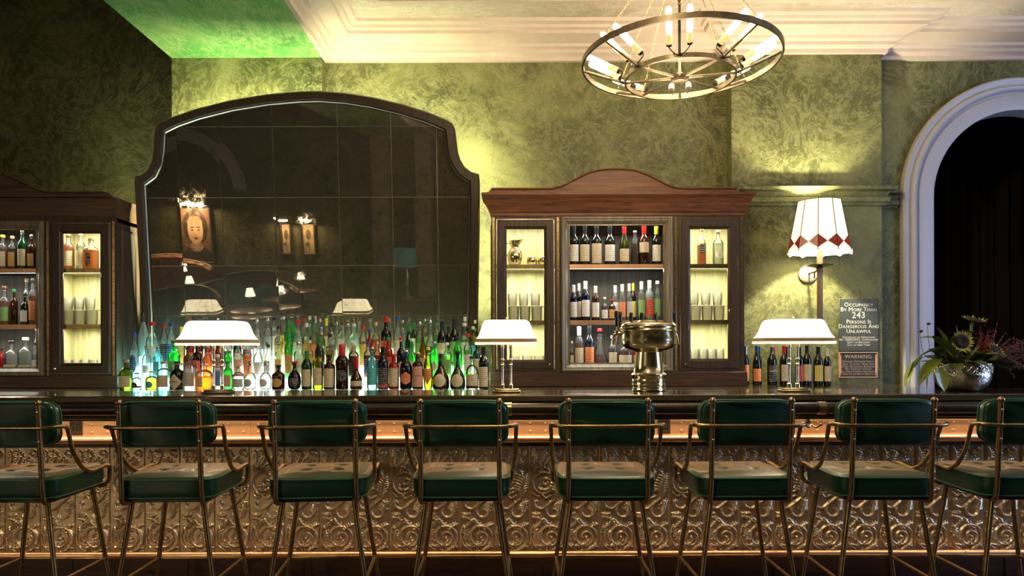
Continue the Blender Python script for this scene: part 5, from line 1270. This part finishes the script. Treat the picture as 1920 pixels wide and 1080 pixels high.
for uv, e, lab in (((1741, 607), (1765, 690), 'small nearly black flower on a thin stem, upper left of the bowl'), ((1727, 621), (1760, 690), 'lower small nearly black flower on a curved thin stem at far left')):
    c = V(*uv); t = thing('dark_scabiosa', lab, 'flower', c, 0, GV)
    b = B(); ball(b, (0, 0, 0), .010, 8, 6, .8); rn = random.Random(uv[0])
    for i in range(9): a = 2*PI*i/9; leaf(b, (0, 0, 0), (math.cos(a), math.sin(a), .15), rn.uniform(.016, .024), .006, .3, 0, n=3)
    obj('petals', b, DARKF, t, smooth=False)
    b = B(); q = V(*e)-c; tube(b, smoothpath([(0, 0, -.004), (-.005, 0, -.03), (q.x*.2-.004, 0, q.z*.6), tuple(q)], 6), .0016, 5); obj('stem', b, STEM, t)
def plume(uv, lab, m, sd, n, spread, L, direct, name):
    c = V(*uv); t = thing(name, lab, 'foliage', c, 0, GV); b = B(); rn = random.Random(sd); d0 = Vector(direct).normalized()
    for i in range(n):
        d = (d0+Vector((rn.gauss(0, spread), rn.gauss(0, spread), rn.gauss(0, spread)))).normalized(); l = L*rn.uniform(.5, 1.1); p = [Vector((0, 0, 0)), d*l*.5+Vector((0, 0, .01)), d*l+Vector((0, 0, -.02*rn.random()))]
        tube(b, p, [.0018, .0014, .0008], 4)
        for k in range(12):
            q = p[1].lerp(p[2], rn.random()) if rn.random() < .75 else p[0].lerp(p[1], rn.random()); ball(b, tuple(q+Vector((rn.gauss(0, .006), rn.gauss(0, .006), rn.gauss(0, .006)))), rn.uniform(.002, .0045), 5, 3, 1.6)
    obj('sprays', b, m, t, smooth=False)
plume((1838, 680), 'upright dark red plume behind the sunflowers', REDF, 4, 22, .16, .23, (.22, 0, 1), 'amaranth')
plume((1855, 682), 'feathery purple-brown spray of grass reaching right of the bowl', PURP, 9, 60, .38, .30, (1, .1, .32), 'ornamental_grass')
plume((1820, 690), 'low deep red blossom cluster at the bowl rim', REDF, 14, 26, .6, .07, (.1, -.6, .4), 'red_blossom')

# ---------------------------------------------------------------- the room behind, seen in the mirror
nrm = Vector((0, -math.cos(TILT), -math.sin(TILT)))
def refl(u, v, Yt):
    o = Vector((0, 0, EYE)); d = P(u, v, 1)-o; x, s = onmir(u, v); h = MP+Vector((x, -math.sin(TILT)*s, math.cos(TILT)*s)); r = d-2*d.dot(nrm)*nrm; t = (Yt-h.y)/r.y
    return h+r*t
def picture(uv0, uv1, Yt, lab, kind, name='framed_picture'):
    a, c = refl(*uv0, Yt), refl(*uv1, Yt); x0, x1 = sorted((a.x, c.x)); z0, z1 = sorted((a.z, c.z)); cx, cz = (x0+x1)/2, (z0+z1)/2; W2, H2 = (x1-x0)/2, (z1-z0)/2
    t = thing(name, lab, 'picture', (cx, Yt, cz), PI)
    b = B(); frame(b, -W2, W2, -H2, H2, [(0, -.03), (0, .02), (.02, .03), (.045, .015), (.05, 0)], 0); fixn(b); obj('frame', b, FRAMEM, t, smooth=False)
    b = B(); box(b, -W2+.03, W2-.03, -.002, .02, -H2+.03, H2-.03); obj('canvas', b, simple('canvas_brown_'+kind, (.16, .09, .05) if kind == 'man' else (.35, .28, .16), .6, var=.3, vs=4), t)
    def blob(pts, y, m, nm): 
        g = B(); g.faces.new([g.verts.new((x*W2, y, z*H2)) for x, z in pts]); fixn(g); obj(nm, g, m, t, smooth=False)
    ell = lambda cx_, cz_, rx, rz_, n=20: [(cx_+rx*math.cos(2*PI*i/n), cz_+rz_*math.sin(2*PI*i/n)) for i in range(n)]
    if kind == 'man':
        skin = simple('painted_skin', (.62, .42, .27), .6); dk = simple('painted_dark', (.035, .022, .015), .6); sc = simple('painted_scarf', (.42, .31, .20), .6, var=.3, vs=30)
        blob([(-.9, -.93), (.9, -.93), (.85, -.62), (.35, -.40), (-.35, -.40), (-.85, -.62)], -.004, dk, 'painted_coat')
        blob(ell(0, -.40, .38, .18), -.005, sc, 'painted_scarf'); blob(ell(0, .28, .70, .60), -.006, dk, 'painted_hair'); blob([(-.42, .48), (-.45, .1), (-.36, -.15), (-.15, -.33), (.15, -.33), (.36, -.15), (.45, .1), (.42, .48), (.26, .64), (-.26, .64)][::-1], -.007, skin, 'painted_face')
        for s in (-1, 1): blob(ell(s*.19, .17, .075, .022), -.008, dk, 'painted_eye'); blob([(s*.08, .25), (s*.29, .24), (s*.29, .27), (s*.08, .285)][::s], -.008, dk, 'painted_brow')
        blob(ell(0, -.02, .045, .05), -.008, simple('painted_shade', (.48, .31, .19), .6), 'painted_nose'); blob([(-.17, -.12), (0, -.075), (.17, -.12), (.10, -.10), (0, -.10), (-.10, -.10)], -.008, dk, 'painted_moustache'); blob(ell(0, -.15, .09, .014), -.008, simple('painted_lip', (.30, .12, .08), .6), 'painted_mouth')
    else:
        dk = simple('drawn_'+kind, (.10, .07, .04), .6); blob(ell(0, .25, .35, .3), -.004, dk, 'drawn_bloom'); blob([(-.05, -.8), (.05, -.8), (.04, .1), (-.04, .1)], -.004, dk, 'drawn_stem'); blob(ell(.2, -.35, .25, .12), -.004, dk, 'drawn_leaf')
    b = B(); tube(b, [(-W2*.8, -.14, H2+.06), (W2*.8, -.14, H2+.06)], .018, 10); tube(b, smoothpath([(0, 0, H2-.02), (0, -.08, H2+.08), (0, -.14, H2+.06)], 4), .008, 6); pl_ = obj('picture_light', b, BRASS, t)
    b = B(); box(b, -W2*.75, W2*.75, -.15, -.13, H2+.036, H2+.041); obj('picture_bulb', b, LED_O, pl_)
    area_light('picture_lamp', (0, -.16, H2+.03), (R(-25), 0, 0), W2*1.4, .04, 80 if kind == 'man' else 22, (1, .74, .45), t)
    return t
YBW = YBK+.03
picture((338, 386), (412, 495), YBW, 'brown portrait of a man with moustache and scarf, seen reflected in the mirror', 'man')
picture((521, 410), (547, 472), YBW, 'small framed flower drawing, the left one seen reflected in the mirror', 'a', 'framed_drawing')
picture((560, 410), (592, 472), YBW, 'small framed flower drawing, the right one seen reflected in the mirror', 'b', 'framed_drawing')
ORANGE = simple('tan_leather', (.36, .12, .035), .4, coat=.2, var=.2, vs=6); PLUM = simple('plum_leather', (.06, .022, .022), .4, coat=.2); PIPE_W = simple('pale_piping', (.7, .66, .55), .5)
def booth(cx, cy, w, h, m, lab, chan=9):
    t = thing('booth_seat', lab, 'booth', (cx, cy, 0), 0, 'booths behind the camera')
    b = B(); rs = []; n = 48
    for i in range(n+1):
        s = i/n*2-1; x = s*w/2; y = -.9*(1-abs(s)**2.6)*.6; top = h+.16*(1-s*s); bulge = .035*abs(math.sin(PI*chan*(s+1)/2))
        rs.append([b.verts.new(q) for q in ((x, y, .05), (x, y+.04+bulge, .45), (x, y+.02+bulge, top-.05), (x, y-.03, top), (x, y-.14, top), (x, y-.16, .05))])
    for a, c in zip(rs, rs[1:]):
        for k in range(5): b.faces.new((a[k], c[k], c[k+1], a[k+1]))
    fixn(b); bk_ = obj('booth_back', b, m, t)
    g = B(); tube(g, [(-w/2+w*i/n, -.9*(1-abs(i/n*2-1)**2.6)*.6-.03, h+.16*(1-(i/n*2-1)**2)+.005) for i in range(n+1)], .012, 6); obj('piping', g, PIPE_W, bk_)
    b = B(); rs = []
    for i in range(n+1):
        s = i/n*2-1; x = s*w/2*.97; y = -.9*(1-abs(s)**2.6)*.6+.04; rs.append([b.verts.new(q) for q in ((x, y, .08), (x, y, .44), (x, y+.42, .46), (x, y+.47, .42), (x, y+.45, .08))])
    for a, c in zip(rs, rs[1:]):
        for k in range(4): b.faces.new((a[k], c[k], c[k+1], a[k+1]))
    fixn(b); obj('booth_bench', b, m, t)
    b = B(); box(b, -w/2+.05, w/2-.05, -.62, -.5, 0, .06); obj('plinth', b, BLACK, t)
bp = refl(300, 520, -3.2); booth(bp.x, -3.2, 2.4, 1.15, ORANGE, 'tan leather channel-backed booth seen at the left in the mirror')
bp = refl(470, 560, -2.0); booth(bp.x, -2.0, 1.9, .92, PLUM, 'dark plum booth with pale piping seen in the mirror')
bp = refl(310, 590, -.2); booth(bp.x, -.55, 1.7, .90, PLUM, 'nearest dark booth with pale piping, lower left of the mirror')
def little_lamp(u, v, Yt, lab):
    q = refl(u, v, Yt); 
    tb = thing('side_table', 'small round table carrying '+lab, 'table', (q.x, Yt, 0), 0, 'tables behind the camera')
    zt = min(.78, max(.4, q.z-.3))
    b = B(); lathe(b, [(.34, 0), (.35, .01), (.35, .025), (.34, .03)], 32, z0=zt-.03); obj('table_top', b, simple('table_wood', (.10, .06, .035), .25, coat=.4) if 'table_wood' not in MATS else MATS['table_wood'], tb)
    b = B(); lathe(b, [(.2, 0), (.2, .015), (.03, .04), (.025, zt-.03)], 20); obj('pedestal', b, IRON, tb)
    t = thing('small_lamp', lab, 'lamp', (q.x, Yt, zt), 0, 'small white lamps behind the camera')
    hz = q.z-zt
    b = B(); lathe(b, [(.06, 0), (.06, .01), (.012, .02), (.008, hz-.02), (.008, hz)], 14); obj('base', b, BRASS, t)
    b = B(); lathe(b, [(.085, hz-.06), (.05, hz+.08)], 20, capb=False); obj('shade', b, SHADE_L, t)
    point_light('small_lamp_light', (0, 0, hz), 9, (1, .8, .55), .03, t)
SHADE_L = simple('small_shade', (.9, .88, .8), .8, emit=(1, .92, .78), es=3.5)
for i, (u, v, Yt) in enumerate(((352, 503, -1.56), (366, 526, -2.4), (568, 510, -3.5), (530, 537, -1.35), (472, 556, -.6), (804, 571, -1.6))):
    little_lamp(u, v, Yt, 'a small white-shaded lamp, number from the left of the mirror: '+ord_(i+1) if False else ('the highest small white lamp in the mirror', 'the small dim white lamp under the portrait in the mirror', 'the small white lamp beside the framed drawings in the mirror', 'the small white lamp at the centre of the mirror', 'the small white lamp beside the teal cushions in the mirror', 'the small white lamp alone at the right of the mirror')[i])
q = refl(765, 480, -.6)
t = thing('large_lamp', 'large lamp with a teal drum shade and turned brass stem, seen in the mirror', 'lamp', (q.x, -.6, .95))
b = B(); hz = q.z-.95; lathe(b, [(.10, 0), (.10, .02), (.03, .04), (.02, hz*.3), (.035, hz*.4), (.02, hz*.5), (.03, hz*.6), (.012, hz*.7), (.012, hz)], 20); obj('stem', b, BRASS, t)
b = B(); lathe(b, [(.20, hz-.12), (.185, hz+.20)], 32, capb=False, capt=False); obj('shade', b, simple('teal_shade', (.02, .10, .10), .6, emit=(.02, .12, .13), es=.5), t)
b = B(); box(b, -.5, .5, -.2, .2, .90, .95, .01); box(b, -.46, .46, -.17, .17, 0, .90); o = obj('console_table', b, WOOD_X, loc=(q.x, -.6, 0)); tag(o, 'dark wooden console under the large teal lamp', 'table')
for i, (dx, a) in enumerate(((-.30, .2), (.22, -.3))):
    b = B(); n_ = 12
    lathe(b, [(.02, -.07), (.17, -.045), (.20, 0), (.17, .045), (.02, .07)], 24, p=3.2)
    for v_ in b.verts: v_.co = Vector((v_.co.x, v_.co.z, v_.co.y))
    bp = refl(468, 562, -1.86); o = obj('cushion', b, simple('teal_velvet', (.02, .22, .20), .7) if 'teal_velvet' not in MATS else MATS['teal_velvet'], loc=(bp.x+dx, -2.22, .66)); o.rotation_euler = (R(-12), a, 0)
    tag(o, ('teal cushion on the dark booth, nearer the small lamp', 'teal cushion on the dark booth, further from the small lamp')[i], 'cushion', 'teal booth cushions')
# columns and arch of the room behind
b = B()
for u in (716, 800):
    q = refl(u, 400, -3.0); box(b, q.x-.16, q.x+.16, -3.2, -2.9, 0, ZC, .01)
struct('wall_column_behind', b, simple('grey_column', (.22, .20, .15), .6, var=.2, vs=3))
qa = refl(345, 365, YBW); b = B(); cols = []
for i in range(25):
    a = PI*i/24; cols.append([b.verts.new((qa.x+r*math.cos(a), YBW+h, qa.z+r*math.sin(a))) for r, h in ((1.05, 0), (1.05, .06), (1.32, .06), (1.32, 0))])
for a, c in zip(cols, cols[1:]):
    for k in range(3): b.faces.new((a[k], c[k], c[k+1], a[k+1]))
fixn(b); struct('trim_5', b, WHITETRIM)
# chandeliers added as fill light, above the frame and clear of the mirror
for i, (loc, pw) in enumerate(FILL_LIGHTS):
    t = thing('fill_chandelier', ('iron ring chandelier added out of view before the bar as fill light', 'iron ring chandelier added out of view at the right as fill light')[i], 'chandelier', loc, 0, 'added fill chandeliers')
    cpart('ring', flatring(B(), .42, 0, .006, .03), WHEELM).parent = t
    b = B(); tube(b, [(0, 0, 0), (0, 0, ZC-loc[2])], .008, 8); tube(b, [(-.42, 0, 0), (.42, 0, 0)], .008, 6); tube(b, [(0, -.42, 0), (0, .42, 0)], .008, 6); obj('stem', b, IRON, t)
    for k in range(8):
        a = 2*PI*k/8; g = B(); tube(g, [(.42*math.cos(a), .42*math.sin(a), .02), (.42*math.cos(a), .42*math.sin(a), .13)], .012, 8); obj('bulb', g, emis('fill_bulb', (1, .8, .5), 5) if 'fill_bulb' not in MATS else MATS['fill_bulb'], t)
    point_light('fill_chandelier_light', (0, 0, .2), pw, WARM, .12, t)
